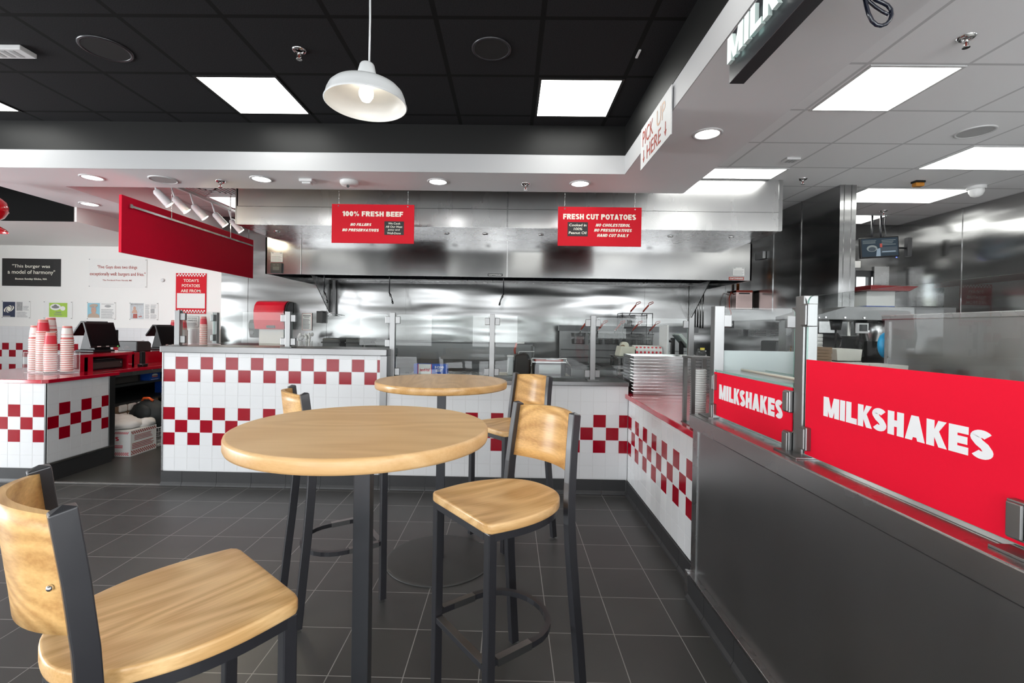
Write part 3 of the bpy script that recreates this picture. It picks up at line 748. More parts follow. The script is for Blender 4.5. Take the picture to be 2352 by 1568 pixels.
t = thing('strobe_light', (-1.89, 4.34, 2.74), 'small white box fixture in the soffit left of the smoke alarm', 'alarm')
MB().box(-1.95, 4.29, 2.715, -1.83, 4.40, 2.74).build('body', white_pl, t, bevel=.006); MB().box(-1.93, 4.31, 2.70, -1.85, 4.37, 2.716).build('lens', white_pl, t, bevel=.005)
t = thing('smoke_alarm', (-1.51, 4.37, 2.74), 'white dome smoke alarm under the soffit above the beef sign', 'alarm')
MB().lathe([(.085, 0), (.085, -.018), (.075, -.035), (.05, -.042), (.0005, -.044)], (-1.51, 4.37, 2.74), 32).build('body', white_pl, t)
MB().cyl((-1.51, 4.35, 2.697), (-1.51, 4.33, 2.685), .014, n=12).build('sensor', chrome, t)
t = thing('dome_camera', (5.15, 5.30, 3.05), 'white dome security camera on the kitchen ceiling', 'camera')
MB().lathe([(.085, 0), (.085, -.03), (.075, -.035)], (5.15, 5.30, 3.05), 28).build('base', white_pl, t)
MB().lathe([(.07, -.03), (.068, -.06), (.05, -.10), (.02, -.118), (.0005, -.12)], (5.15, 5.30, 3.05), 28).build('dome', white_pl, t)
t = thing('amber_beacon', (4.37, 5.13, 3.05), 'small amber fixture on the kitchen ceiling', 'beacon')
MB().box(4.32, 5.10, 3.03, 4.42, 5.17, 3.05).build('base', black_pl, t); MB().box(4.325, 5.105, 2.99, 4.415, 5.165, 3.03).build('lens', mat('amber lens', (.45, .18, .02), .2, var=.4, scale=60), t, bevel=.006)
t = thing('ceiling_sensor', (2.65, 4.53, 3.05), 'flat white vented box on the white ceiling before the hood light', 'sensor')
MB().box(2.59, 4.48, 3.03, 2.72, 4.58, 3.05).build('body', white_pl, t, bevel=.004)
mb = MB()
for k in range(3): mb.box(2.61 + .03 * k, 4.49, 3.028, 2.63 + .03 * k, 4.56, 3.031)
mb.build('vents', pale_ink, t)
t = thing('exit_lamp', (-3.27, 3.0, 3.15), 'white rectangular fixture on the black ceiling at the left edge', 'sensor')
MB().box(-3.42, 2.96, 3.12, -3.14, 3.07, 3.15).build('body', white_pl, t, bevel=.004)
mb = MB()
for k in range(3): mb.box(-3.35 + .06 * k, 2.975, 3.118, -3.32 + .06 * k, 3.05, 3.1205)
mb.build('vents', pale_ink, t)
tag(B(.782, 2.965, 3.143, .796, 3.05, 3.1495, 'ceiling_tag', white_pl), 'tiny white tag on the black ceiling grid near the soffit', 'tag')
# return grille
t = thing('ceiling_vent', (-3.7, 5.8, 3.05), 'square louvred grille in the white ceiling behind the menu board', 'vent')
mb = MB()
for k in range(6):
    r = .285 - k * .045; c = (-3.68, 5.76)
    for (a, b, cc, d) in ((-r, -r, r, -r + .02), (-r, r - .02, r, r), (-r, -r, -r + .02, r), (r - .02, -r, r, r)):
        mb.box(c[0] + a, c[1] + b, 3.035 - k * .001, c[0] + cc, c[1] + d, 3.05)
mb.build('louvres', paint_w, t); B(-3.97, 5.47, 3.046, -3.39, 6.05, 3.0495, 'backing', pale_ink, t)

# pendant lamp
t = thing('pendant_lamp', (-.625, 2.0, 2.33), 'white enamel dome pendant with a lit bulb over the near table', 'pendant lamp')
c = (-.625, 2.0, 2.335)
TILT = Matrix.Rotation(math.radians(1), 4, 'Y')
MB().lathe([(.168, 0), (.172, .003), (.168, .009), (.162, .034), (.153, .055), (.138, .070), (.10, .088), (.06, .100), (.038, .107)], c, 56, M=TILT).lathe([(.168, 0), (.159, .033), (.150, .053), (.135, .067), (.098, .085), (.03, .103)], c, 56, M=TILT).build('shade', lamp_w, t, flip=False)
MB().lathe([(.040, .108), (.038, .135), (.031, .165), (.027, .172), (.004, .176)], c, 32, M=TILT).build('socket_cap', lamp_w, t)
MB().lathe([(.001, .012), (.018, .016), (.029, .034), (.031, .05), (.026, .068), (.014, .085), (.013, .10)], c, 28, M=TILT).build('bulb', bulb_l, t)
mb = MB(); q = [TILT @ Vector(p) for p in ((.052, -.045, .094), (.085, -.055, .091), (.092, -.03, .090), (.06, -.02, .095))]
mb.face([p + Vector(c) - Vector((0, 0, .006)) for p in q]); mb.build('sticker', black_s, t)
MB().tube([(c[0] + .012, c[1], c[2] + .17), (c[0] + .013, c[1], 2.7), (c[0] + .010, c[1], 2.9), (c[0] + .006, c[1], 3.15)], .0042, 8).build('cord', lamp_w, t)
for i, (px, py) in enumerate(((-3.1, -.6), (.1, -1.0))):
    r = copy_tree(t); r.location = (px, py, 2.33); r['label'] = 'white enamel dome pendant behind the camera'; r['group'] = 'pendants behind the camera'
# red pendant at the left edge
t = thing('red_pendant_lamp', (-4.985, 4.45, 2.26), 'glossy red bell pendant cut by the left edge', 'pendant lamp')
c = (-5.0, 4.45, 2.25)
MB().lathe([(.13, 0), (.133, .006), (.11, .03), (.07, .055), (.045, .07)], c, 40).build('shade', lamp_red, t)
MB().lathe([(.045, .07), (.05, .10), (.10, .14), (.125, .19), (.13, .24), (.115, .29), (.08, .325), (.03, .34), (.0005, .342)], c, 40).build('globe', lamp_red, t)
mb = MB()
for k in range(3): mb.tube([(c[0] + (.128 - .004 * k) * math.cos(a), c[1] + (.128 - .004 * k) * math.sin(a), c[2] + .20 + k * .03) for a in [2 * PI * i / 36 for i in range(36)]], .004, 6, closed=True)
mb.build('bands', lamp_red, t); MB().cyl((c[0], c[1], c[2] + .34), (c[0], c[1], 2.74), .006).build('stem', lamp_red, t)

# neon style hanging sign over the steel counter
t = thing('illuminated_sign', (.99, 1.3, 2.45), 'black hanging box sign with frosted acrylic letters reading MILKSHAKES', 'sign')
MB().box(.955, .95, 2.49, 1.02, 2.105, 2.70).build('box', black_mt, t, bevel=.002)
F = LEFTF(.955, 2.085, 2.50)
block('MILKSHAKES', F, .015, .055, 1.05, .165, neon_m, t, d=.010, t=.24, ext=.016, mside=neon_b, name='letters')
mb = MB()
for k in range(9): mb.cyl((.956, 2.03 - .11 * k, 2.60), (.944, 2.03 - .11 * k, 2.60), .004, n=8)
mb.build('standoffs', black_mt, t)
mb = MB()
for y in (1.1, 1.9): mb.cyl((.99, y, 2.70), (.99, y, 2.74), .008, n=8)
mb.build('mounting_studs', black_mt, t)
# loop of cable under the soffit
t = thing('cable_loop', (1.3, 1.7, 2.48), 'glossy black loop of cable hanging from the soffit', 'cable')
CP = lambda px, py, dy=0: (1.244 + px * .00156, 1.7 + dy, 2.58 - py * .00155)
MB().tube([(1.235, 1.70, 2.74), CP(-2, -40), CP(0, -6), CP(4, 12), CP(10, 32), CP(18, 48), CP(28, 57), CP(39, 59), CP(50, 55), CP(58, 46), CP(62, 34), CP(60, 22), CP(52, 12), CP(40, 6), CP(26, 0), CP(14, -10), CP(4, -40, .01), (1.25, 1.71, 2.74)], .0068, 10).build('cable', cable_m, t)
MB().tube([(1.26, 1.72, 2.74), CP(8, -20, .012), CP(16, -2, .012), CP(30, 10, .012), CP(46, 22, .01), CP(57, 32, .004)], .0058, 10).build('cable', cable_m, t)
MB().box(1.225, 1.68, 2.715, 1.275, 1.73, 2.74).build('clip', white_pl, t)

# PICK UP HERE board on the inner face of the soffit
t = thing('pickup_sign', (.96, 3.2, 2.57), 'white sign reading PICK UP HERE with two down arrows on the soffit', 'sign')
B(.958, 2.87, 2.585, .964, 3.53, 2.885, 'board', paint_w, t)
B(.964, 2.9, 2.80, .974, 3.5, 2.87, 'bracket', white_pl, t)
F = LEFTF(.958, 3.53, 2.585)
tan = mat('tan lettering', (.52, .32, .22), .5, var=0)
text('PICK', F, .05, .155, .30, .265, txt_red, t, bold=.0, name='lettering'); text('UP', F, .38, .155, .55, .265, tan, t, bold=.0, name='lettering')
text('HERE', F, .16, .03, .47, .125, txt_red, t, bold=.0, name='lettering')
mb = MB()
for cx_ in (.085, .56):
    frect(mb, F, cx_ - .006, .05, cx_ + .006, .12, .001); fpoly(mb, F, [(cx_, .03), (cx_ + .022, .065), (cx_ + .012, .065), (cx_, .045), (cx_ - .012, .065), (cx_ - .022, .065)], .001)
mb.build('arrows', txt_red, t)

# two red boards on chains in front of the hood
def hang_sign(x0, label, fill):
    t = thing('hanging_sign', (x0 + .41, 4.66, 2.22), label, 'sign', 'red boards hung before the hood')
    MB().box(x0, 4.655, 2.22, x0 + .82, 4.665, 2.605).build('board', sign_red, t, bevel=.001)
    for x in (x0 + .065, x0 + .755):
        mb = MB()
        for k in range(11 + 1):
            z = 2.60 + k * .036
            if z > 3.04: break
            mb.tube([(x + (.0035 if k % 2 else 0) * math.cos(a), 4.668 + (0 if k % 2 else .0035) * math.cos(a), z + .021 * math.sin(a)) for a in [2 * PI * i / 8 for i in range(8)]], .0016, 5, closed=True)
        mb.cyl((x, 4.652, 2.585), (x, 4.668, 2.585), .007, n=10)
        mb.build('chain', chrome, t)
    F = FRONT(x0, 4.655, 2.22); fill(F, t)
def beef(F, t):
    block('100% FRESH BEEF', F, .105, .265, .71, .315, cream, t, name='heading')
    block('NO FILLERS', F, .185, .17, .40, .197, cream, t, shear=.25); block('NO PRESERVATIVES', F, .105, .115, .475, .143, cream, t, shear=.25)
    mb = MB(); frect(mb, F, .525, .085, .72, .22); mb.build('plate', black_s, t, bevel=.004)
    for k, (w, a, b) in enumerate((('We Cook', .565, .685), ('All Our Meat', .54, .705), ('Juicy and', .56, .68), ('Well-Done', .555, .69))): text(w, F, a, .188 - k * .032, b, .208 - k * .032, cream, t, d=.0022, bold=.012, shear=.1)
def pot(F, t):
    block('FRESH CUT POTATOES', F, .05, .262, .765, .315, cream, t, name='heading')
    for k, (w, a, b) in enumerate((('NO CHOLESTEROL', .37, .715), ('NO PRESERVATIVES', .355, .73), ('HAND CUT DAILY', .385, .70))): block(w, F, a, .193 - k * .05, b, .222 - k * .05, cream, t, shear=.25)
    mb = MB(); frect(mb, F, .095, .095, .295, .235); mb.build('plate', black_s, t, bevel=.004)
    for k, (w, a, b) in enumerate((('Cooked in', .11, .28), ('100%', .155, .24), ('Peanut Oil', .107, .283))): text(w, F, a, .193 - k * .038, b, .218 - k * .038, cream, t, d=.0022, bold=.015, shear=.1)
hang_sign(-1.78, 'red hanging board reading 100% FRESH BEEF', beef)
hang_sign(.463, 'red hanging board reading FRESH CUT POTATOES', pot)

# long red menu board with its rail and lamps
t = thing('menu_board', (-3.42, 5.15, 2.0), 'long plain red hanging board with a metal rail on the left', 'board')
MB().box(-3.435, 4.08, 2.01, -3.41, 6.2, 2.515).build('panel', menu_red, t, bevel=.001)
MB().box(-3.409, 4.16, 2.425, -3.395, 6.16, 2.445).box(-3.40, 4.15, 2.418, -3.39, 4.18, 2.452).build('rail', chrome, t)
for y in (4.68, 5.68):
    mb = MB()
    for k in range(15):
        z = 2.45 + .04 * k
        mb.tube([(-3.405 + (.004 if k % 2 else 0) * math.cos(a), y + (0 if k % 2 else .004) * math.cos(a), z + .023 * math.sin(a)) for a in [2 * PI * i / 8 for i in range(8)]], .0017, 5, closed=True)
    mb.build('chain', chrome, t)
def spot(y0):
    y = y0 - .05
    t = thing('track_spotlight', (-3.55, y, 2.75), '', 'spotlight', 'white spotlights behind the menu board')
    z = 2.625
    MB().cyl((-3.56, y - .01, z + .09), (-3.47, y + .05, z - .03), .036, .042, 24, cap=False).cyl((-3.57, y - .017, z + .103), (-3.56, y - .01, z + .09), .02, .036, 24).build('head', lamp_w, t)
    MB().cyl((-3.4685, y + .051, z - .0318), (-3.476, y + .046, z - .022), .037, n=20).build('lens', spot_l, t)
    MB().cyl((-3.56, y, z + .07), (-3.60, y - .02, 2.86), .008, n=8).build('arm', lamp_w, t)
    return t
tags = ['nearest', 'second', 'middle', 'fourth', 'farthest']
for k, y in enumerate((4.74, 5.0, 5.3, 5.68, 6.02)):
    spot(y)['label'] = f'white spotlight over the menu board, {tags[k]} of the five'
t = thing('light_track', (-3.6, 5.1, 2.85), 'white track rail carrying the spotlights over the menu board', 'track')
MB().box(-3.625, 4.65, 2.85, -3.585, 6.25, 2.88).build('rail', paint_w, t, bevel=.003)
mb = MB()
for y in (4.75, 6.0): mb.cyl((-3.605, y, 2.88), (-3.605, y, 3.05), .006, n=8)
mb.build('hanger', paint_w, t)
mb = MB().box(-3.66, 4.66, 2.93, -3.55, 4.76, 3.0).build('junction_box', paint_w, t)
for k, y in enumerate((4.74, 5.3, 6.02)):
    d = bpy.data.lights.new('spotlight_glow', 'SPOT'); d.energy = 26; d.color = (1, .85, .6); d.spot_size = math.radians(150); d.shadow_soft_size = .03
    o = bpy.data.objects.new('spotlight_glow', d); COL.objects.link(o); o.location = (-3.455, y + .01, 2.61)
    dirv = Vector((.6, .3, -.5)); o.rotation_euler = dirv.to_track_quat('-Z', 'Y').to_euler()

# ------------------------------------------------------------------ hood
t = thing('exhaust_hood', (0, 6.1, 2.04), 'large stainless steel exhaust hood spanning the cooking line', 'hood')
mb = MB()
for a, b in ((-3.03, -.045), (-.035, 2.93)):
    mb.box(a, 5.15, 2.70, b, 5.17, 3.05).box(a, 5.145, 2.50, b, 5.17, 2.695)
mb.box(-3.03, 5.15, 2.5, -3.01, YB, 3.05).box(2.91, 5.15, 2.5, 2.93, YB, 3.05).box(-3.03, 5.15, 2.495, 2.93, 5.95, 2.505)
mb.build('upper_enclosure', st_hood, t)
MB().box(2.895, 5.143, 2.5, 2.935, 5.15, 3.05).box(-.048, 5.140, 2.5, -.032, 5.15, 3.05).box(-3.035, 5.143, 2.5, -3.02, 5.15, 2.88).build('seam_trim', st, t)
mb = MB()
for a, b in ((-3.09, -2.64), (-2.63, -.045), (-.035, 3.0)): mb.box(a, 5.90, 2.04, b, 5.92, 2.50)
mb.box(-3.09, 5.90, 2.04, -3.07, YB, 2.5).box(2.98, 5.90, 2.04, 3.0, YB, 2.5)
mb.build('canopy', st_can, t)
MB().box(-.048, 5.893, 2.04, -.032, 5.90, 2.5).box(-2.642, 5.896, 2.04, -2.634, 5.90, 2.5).build('canopy_trim', st, t)
mb = MB()
mb.prism([(6.15, 2.45), (YB - .05, 2.12), (YB - .05, 2.5), (6.15, 2.5)], -3.06, 2.97, lambda u, v, q: (q, u, v))
mb.build('filter_bank', black_mt, t)
mb = MB()
for k in range(22):
    x = -2.95 + k * .275
    mb.prism([(6.16, 2.437), (YB - .06, 2.11), (YB - .06, 2.122), (6.16, 2.449)], x, x + .02, lambda u, v, q: (q, u, v))
mb.build('filter_edges', st_dark, t)
B(-3.07, YB - .16, 2.09, 2.98, YB - .03, 2.115, 'grease_trough', st, t)
for sx, nm in ((-2.74, 1), (3.02 - .3, 1)):
    MB().prism([(6.45, 2.09), (YB - .02, 2.09), (YB - .02, 1.60), (7.1, 1.60)], sx, sx + .012, lambda u, v, q: (q, u, v)).build('end_skirt', st, t)
mb = MB().box(-2.70, YB - .07, 1.55, -2.66, YB - .02, 2.09).build('drain_channel', st_dark, t)
mb = MB()
for x in (2.84, 2.88, 2.92): mb.cyl((x, YB - .05, 1.45), (x, YB - .05, 2.09), .012, n=8)
mb.build('conduit', st, t)
for x in (-2.75, -1.85, -.75, -.3, .35, 1.85, 2.55):
    MB().lathe([(.035, 0), (.035, -.006), (.02, -.012), (.0005, -.012)], (x, 5.5, 2.495), 16).build('recessed_lamp', chrome, t)
# labels on the hood
F = FRONT(0, 5.90, 0)
def plate(x0, z0, x1, z1, m, name, y=5.90, lab=None):
    o = MB(); frect(o, FRONT(0, y, 0), x0, z0, x1, z1, 0, .003); o = o.build(name, m, t)
    if lab: o['label'] = lab
    return o
plate(-3.02, 2.19, -2.87, 2.31, paper, 'label_sheet', lab='white printed label'); plate(2.77, 2.10, 2.91, 2.20, paper, 'label_sheet', lab='white printed label')
mb = MB(); lines(mb, F, -3.01, 2.2, -2.88, 2.27, 5, .4, .0035); frect(mb, F, -3.01, 2.298, -2.985, 2.308, .0035); frect(mb, F, -2.905, 2.298, -2.88, 2.308, .0035)
lines(mb, F, 2.78, 2.11, 2.90, 2.17, 4, .4, .0035); frect(mb, F, 2.775, 2.188, 2.80, 2.198, .0035); frect(mb, F, 2.88, 2.188, 2.905, 2.198, .0035); mb.build('label_print', pale_ink, t)
MB().box(-3.01, 5.87, 2.05, -2.87, 5.90, 2.175).build('control_box', black_pl, t, bevel=.004)
mb = MB(); frect(mb, FRONT(0, 5.87, 0), -2.98, 2.085, -2.90, 2.13); frect(mb, FRONT(0, 5.87, 0), -2.975, 2.145, -2.95, 2.155); frect(mb, FRONT(0, 5.87, 0), -2.93, 2.145, -2.905, 2.155); mb.build('buttons', dark_pl, t)
plate(-.28, 2.05, -.095, 2.082, black_s, 'maker_badge'); text('CAPTIVEAIRE', F, -.27, 2.058, -.105, 2.074, paper, t, d=.0035, bold=.03, shear=.2)
plate(2.72, 2.045, 2.905, 2.083, txt_red, 'maker_badge'); text('CAPTIVEAIRE', F, 2.73, 2.054, 2.895, 2.074, paper, t, d=.0035, bold=.03, shear=.2)
# suppression nozzles
def nozzle(x, y, d, label):
    t = thing('nozzle', (x, y, 1.72), label, 'nozzle', 'suppression nozzles under the hood')
    MB().cyl((x, y, 1.86), (x, y, 2.30), .008, n=10).build('pipe', black_mt, t)
    MB().tube([(x, y, 1.87), (x + d * .012, y, 1.84), (x + d * .035, y - .01, 1.79), (x + d * .05, y - .01, 1.74)], .010, 8).cyl((x + d * .045, y - .01, 1.745), (x + d * .055, y - .01, 1.715), .015, .012, 10).cyl((x + d * .008, y, 1.845), (x + d * .02, y, 1.825), .016, n=10).build('nozzle_tip', st_dark, t)
nozzle(-2.58, 6.5, 1, 'small nozzle under the hood, leftmost of the three')
nozzle(-1.67, 6.5, 1, 'small nozzle under the hood, middle of the three')
nozzle(-.09, 6.5, -1, 'small nozzle under the hood, rightmost of the three')
# pull station
t = thing('fire_suppression_box', (3.47, YB, 1.75), 'small steel box with a red cap on the back wall right of the hood', 'box')
MB().box(3.36, YB - .16, 1.74, 3.60, YB - .005, 2.02).build('body', mat('reddish steel', (.55, .42, .4), .3, metal=.8), t, bevel=.006)
F = FRONT(0, YB - .16, 0); mb = MB(); frect(mb, F, 3.40, 1.965, 3.56, 1.985); mb.build('label_plate', black_s, t)
MB().box(3.36, YB - .162, 1.99, 3.60, YB - .008, 2.022).build('cap', txt_red, t)
MB().cyl((3.42, YB - .08, 2.02), (3.42, YB - .08, 2.5), .02, n=10).build('copper_pipe', mat('copper', (.6, .2, .06), .3, metal=.9), t)
MB().tube([(3.37, 7.12, 1.96), (3.30, 7.08, 1.99), (3.26, 7.05, 1.9), (3.265, 7.04, 1.75), (3.28, 7.02, 1.68), (3.27, 7.02, 1.6), (3.29, 7.02, 1.52)], .008, 6).build('pull_cord', txt_red, t)
MB().sphere((3.29, 7.02, 1.51), .018, n=10).build('bead', white_pl, t)
t = thing('outlet_box', (3.64, 7.05, 2.5), 'small clear cover box on the partition right of the hood', 'box')
MB().box(3.60, 6.78, 2.46, 3.645, 7.0, 2.56).build('body', white_pl, t, bevel=.006)
tag(B(3.18, YB - .09, 1.46, 3.37, YB - .005, 1.57, 'switch_box', black_pl), 'small black box on the back wall under the red cord', 'box')
# ------------------------------------------------------------------ tables and stools
def table(x, y, label, wm, rot=0):
    t = thing('bar_table', (x, y, 0), label, 'table', rz=rot)
    MB().lathe([(.0005, 1.078), (.383, 1.078), (.389, 1.075), (.391, 1.069), (.391, 1.045), (.388, 1.038), (.38, 1.036), (.0005, 1.036)], (0, 0, 0), 96).build('table_top', wm, t, local=True)
    for f in t.children[0].data.polygons: f.use_smooth = abs(f.normal.z) < .98
    MB().box(-.026, -.026, .012, .026, .026, 1.02).build('pole', grey_mt, t, local=True, bevel=.003)
    MB().box(-.15, -.02, 1.02, .15, .02, 1.036).box(-.02, -.15, 1.02, .02, .15, 1.036).build('support_plate', black_mt, t, local=True)
    MB().lathe([(.0005, .016), (.10, .016), (.30, .010), (.313, .008), (.318, .004), (.318, 0), (.0005, 0)], (0, 0, 0), 72).build('base', disk_mt, t, local=True)
    return t
table(-.454, 1.485, 'near round oak bar table in the middle of the picture', wood_t, .05)
table(-.40, 2.82, 'far round oak bar table in front of the tiled counter', wood_o, .1)

def seat_outline():
    half = [(.160, -.006), (.180, -.002), (.192, .008), (.196, .024), (.203, .07), (.208, .12), (.208, .17), (.202, .22), (.189, .27), (.168, .32), (.138, .36), (.100, .39), (.055, .408), (.0, .413)]
    full = half + [(-a, b) for a, b in half[-2::-1]]
    n = len(full); out = []
    for i in range(n):
        p0, p1, p2, p3 = [Vector(full[(i + k - 1) % n]) for k in range(4)]
        for q in range(3 if 4 <= i <= n - 6 else 1):
            t_ = q / 3
            out.append(tuple(.5 * ((2 * p1) + (p2 - p0) * t_ + (2 * p0 - 5 * p1 + 4 * p2 - p3) * t_ ** 2 + (3 * p1 - p0 - 3 * p2 + p3) * t_ ** 3)))
    return out
def make_stool():
    t = thing('bar_stool', (0, 0, 0), 'x', 'stool', 'oak and black metal bar stools')
    OY = -.2
    so = seat_outline()
    # seat: dished slab with a rounded rim
    mb = MB(); cx, cy = 0, .2
    def ring(sc, z, dish=0):
        return [mb.bm.verts.new((cx + (a - cx) * sc, cy + (b - cy) * sc + OY, z)) for a, b in so]
    levels = [ring(.985, .7295), ring(.997, .732), ring(1, .736), ring(1, .7545), ring(.997, .759), ring(.988, .7615), ring(.97, .7622), ring(.85, .7605), ring(.6, .757), ring(.3, .755)]
    n = len(so)
    for A_, B_ in zip(levels, levels[1:]):
        for k in range(n):
            f = mb.bm.faces.new((A_[k], A_[(k + 1) % n], B_[(k + 1) % n], B_[k])); f.smooth = True
    mb.bm.faces.new(levels[0][::-1]); mb.bm.faces.new(levels[-1])
    mb.build('seat', wood_s, t, local=True)
    mb = MB(); pts = []
    inner = [(cx + (a - cx) * .93, cy + (b - cy) * .93 + OY) for a, b in so]
    outer = [(cx + (a - cx) * .965, cy + (b - cy) * .965 + OY) for a, b in so]
    A_ = [[mb.bm.verts.new((*p, z)) for p in poly] for poly, z in ((outer, .729), (outer, .703), (inner, .703), (inner, .729))]
    for q in range(4):
        for k in range(n):
            mb.bm.faces.new((A_[q][k], A_[q][(k + 1) % n], A_[(q + 1) % 4][(k + 1) % n], A_[(q + 1) % 4][k]))
    mb.build('seat_frame', black_mt, t, local=True)
    for sx in (-1, 1):
        MB().box(sx * .172 - .016, .0 + OY + .002, .012, sx * .172 + .016, .034 + OY, .729).build('leg', black_mt, t, local=True, bevel=.003)
    prof = [(.425, .012, .205), (.405, .22, .200), (.385, .42, .193), (.372, .58, .187), (.366, .68, .184), (.366, .75, .182), (.371, .83, .179), (.384, .95, .173), (.401, 1.075, .168)]
    for sx in (-1, 1):
        mb = MB(); R = []
        for i, (v, z, u) in enumerate(prof):
            w, d = .014, .019
            R.append([mb.bm.verts.new((sx * u + a * w, v + b * d + OY, z - (b * .004 if i == len(prof) - 1 else 0))) for a, b in ((-1, -1), (1, -1), (1, 1), (-1, 1))])
        for a, b in zip(R, R[1:]):
            for k in range(4): mb.bm.faces.new((a[k], a[(k + 1) % 4], b[(k + 1) % 4], b[k]))
        mb.bm.faces.new(R[0][::-1])
        v, z, u = prof[-1]; top = mb.bm.verts.new((sx * u, v + OY, z + .008))
        for k in range(4): mb.bm.faces.new((R[-1][k], R[-1][(k + 1) % 4], top))
        mb.build('leg', black_mt, t, local=True, bevel=.0025)
    # curved back panel
    mb = MB(); K = 16; G = []
    for side in (0, 1):
        for j in range(7):
            z = .855 + (1.066 - .855) * j / 6
            row = []
            vb = .374 + (z - .83) * .115
            for k in range(K + 1):
                a = -1 + 2 * k / K
                hw = .168 - (z - .85) * .035
                bulge = .062 * (1 - a * a)
                zz = z + (.008 * (1 - a * a) if j == 6 else 0) - (.006 * (1 - a * a) if j == 0 else 0)
                row.append(mb.bm.verts.new((a * hw, vb + bulge + (.011 if side else -.005) + OY, zz)))
            G.append(row)
    for side in (0, 1):
        for j in range(6):
            for k in range(K):
                a, b = G[side * 7 + j], G[side * 7 + j + 1]
                f = mb.bm.faces.new((a[k], a[k + 1], b[k + 1], b[k])); f.smooth = True
    for j in (0, 6):
        for k in range(K): mb.bm.faces.new((G[j][k], G[j][k + 1], G[7 + j][k + 1], G[7 + j][k]))
    for k in (0, K):
        for j in range(6): mb.bm.faces.new((G[j][k], G[j + 1][k], G[7 + j + 1][k], G[7 + j][k]))
    bp = mb.build('backrest', wood_b, t, local=True)
    for sx in (-1, 1):
        MB().sphere((sx * .149, .4135 + OY, .94), .0055, n=10).build('screw', chrome, bp, local=True)
    # foot ring
    path = [(-.172, .03), (-.176, .12), (-.178, .20)]
    for k in range(1, 14):
        a = PI * k / 14; path.append((-.178 * math.cos(a), .205 + .165 * math.sin(a)))
    path += [(.178, .20), (.176, .12), (.172, .03)]
    MB().tube([(u, v + OY, .30) for u, v in path], .0145, 4, sq=True).build('foot_ring', black_mt, t, local=True)
    MB().box(-.172, .006 + OY, .268, .172, .030 + OY, .290).build('foot_bar', black_mt, t, local=True)
    mb = MB().box(-.150, .004 + OY, .2905, .150, .032 + OY, .2925)
    mb.build('wear_plate', st_post, t, local=True)
    for sx in (-1, 1):
        MB().box(sx * .177 - .0125, .045 + OY, .288, sx * .177 + .0125, .19 + OY, .3125).build('wear_plate', st_post, t, local=True)
    for u, v in ((-.172, .018), (.172, .018), (-.205, .425), (.205, .425)):
        MB().box(u - .016, v - .016 + OY, 0, u + .016, v + .016 + OY, .014).build('glide', acryl, t, local=True)
    return t
stool = make_stool()
def place(o, front, back, label):
    b = Vector(back).normalized(); f = Vector(front) + b * .2
    o.location = (f.x, f.y, 0); o.rotation_euler = (0, 0, math.atan2(-b.x, b.y)); o['label'] = label
    return o
protos = [copy_tree(stool) for _ in range(3)]
place(stool, (-.17, 1.65), (.79, .61), 'bar stool to the right of the near table, its foot ring in full view')
place(protos[0], (-.62, 1.195), (-.64, -.77), 'bar stool in the lower left corner, largest in the picture')
place(protos[1], (-.705, 2.525), (-.83, -.56), 'bar stool behind the near table on its left side')
place(protos[2], (-.14, 3.01), (.76, .65), 'bar stool at the right of the far table')

# ------------------------------------------------------------------ wall signs at the left
YW = YB - .001
def wall_sign(x0, z0, x1, z1, m, label, cat='sign', name='wall_sign', t_=.006):
    t = thing(name, ((x0 + x1) / 2, YW, z0), label, cat)
    MB().box(x0, YW - t_, z0, x1, YW, z1).build('panel', m, t)
    return t, FRONT(x0, YW - t_, z0), x1 - x0, z1 - z0
def screws(F, w, h, t):
    for a in (.012, w - .012):
        for b in (.012, h - .012): fell(MB(), F, a, b, .006, .006, 0, .003).build('screw', grey_ink, t)
t, F, w, h = wall_sign(-7.88, 1.94, -6.96, 2.365, black_s, 'black sign with a white quote about harmony')
text('"This burger was', F, .16, .27, w - .165, .335, cream, t, bold=.005); text('a model of harmony"', F, .09, .17, w - .085, .25, cream, t, bold=.005); text('Boston Sunday Globe, MA', F, .21, .09, w - .21, .125, cream, t, bold=.02)
t, F, w, h = wall_sign(-6.52, 1.94, -5.61, 2.38, paper, 'white sign with a red quote about burgers and fries')
text('"Five Guys does two things', F, .14, .275, w - .15, .34, txt_red, t, bold=.01); text('exceptionally well: burgers and fries."', F, .02, .165, w - .02, .235, txt_red, t, bold=.01); text('The Portland Press Herald, ME', F, .22, .095, w - .23, .12, txt_red, t, bold=.01); screws(F, w, h, t)
t, F, w, h = wall_sign(-5.155, 1.55, -4.68, 2.175, sign_red, 'red poster headed TODAY\'S POTATOES ARE FROM with a blank white box')
text("TODAY'S", F, .12, .49, .355, .535, cream, t, bold=.01); text('POTATOES', F, .095, .41, .375, .455, cream, t, bold=.01); text('ARE FROM:', F, .08, .33, .395, .375, cream, t, bold=.01)
mb = MB(); frect(mb, F, .02, .085, .455, .315); mb.build('blank_box', paper, t)
for zc in (.575, .015): mb = MB(); checker(mb, F, .015, zc, 20, 2, .0222); mb.build('checks', paper, t)
t, F, w, h = wall_sign(-5.03, 1.345, -4.79, 1.515, paper, 'small framed notice about questions and comments', 'notice', 'notice')
mb = MB(); frect(mb, F, 0, 0, w, .006); frect(mb, F, 0, h - .006, w, h); frect(mb, F, 0, 0, .006, h); frect(mb, F, w - .006, 0, w, h); lines(mb, F, .03, .02, w - .03, .075, 4); mb.build('frame_print', grey_ink, t)
text('QUESTIONS', F, .03, .125, w - .03, .148, grey_ink, t, bold=.02); text('COMMENTS', F, .03, .09, w - .03, .113, grey_ink, t, bold=.02)
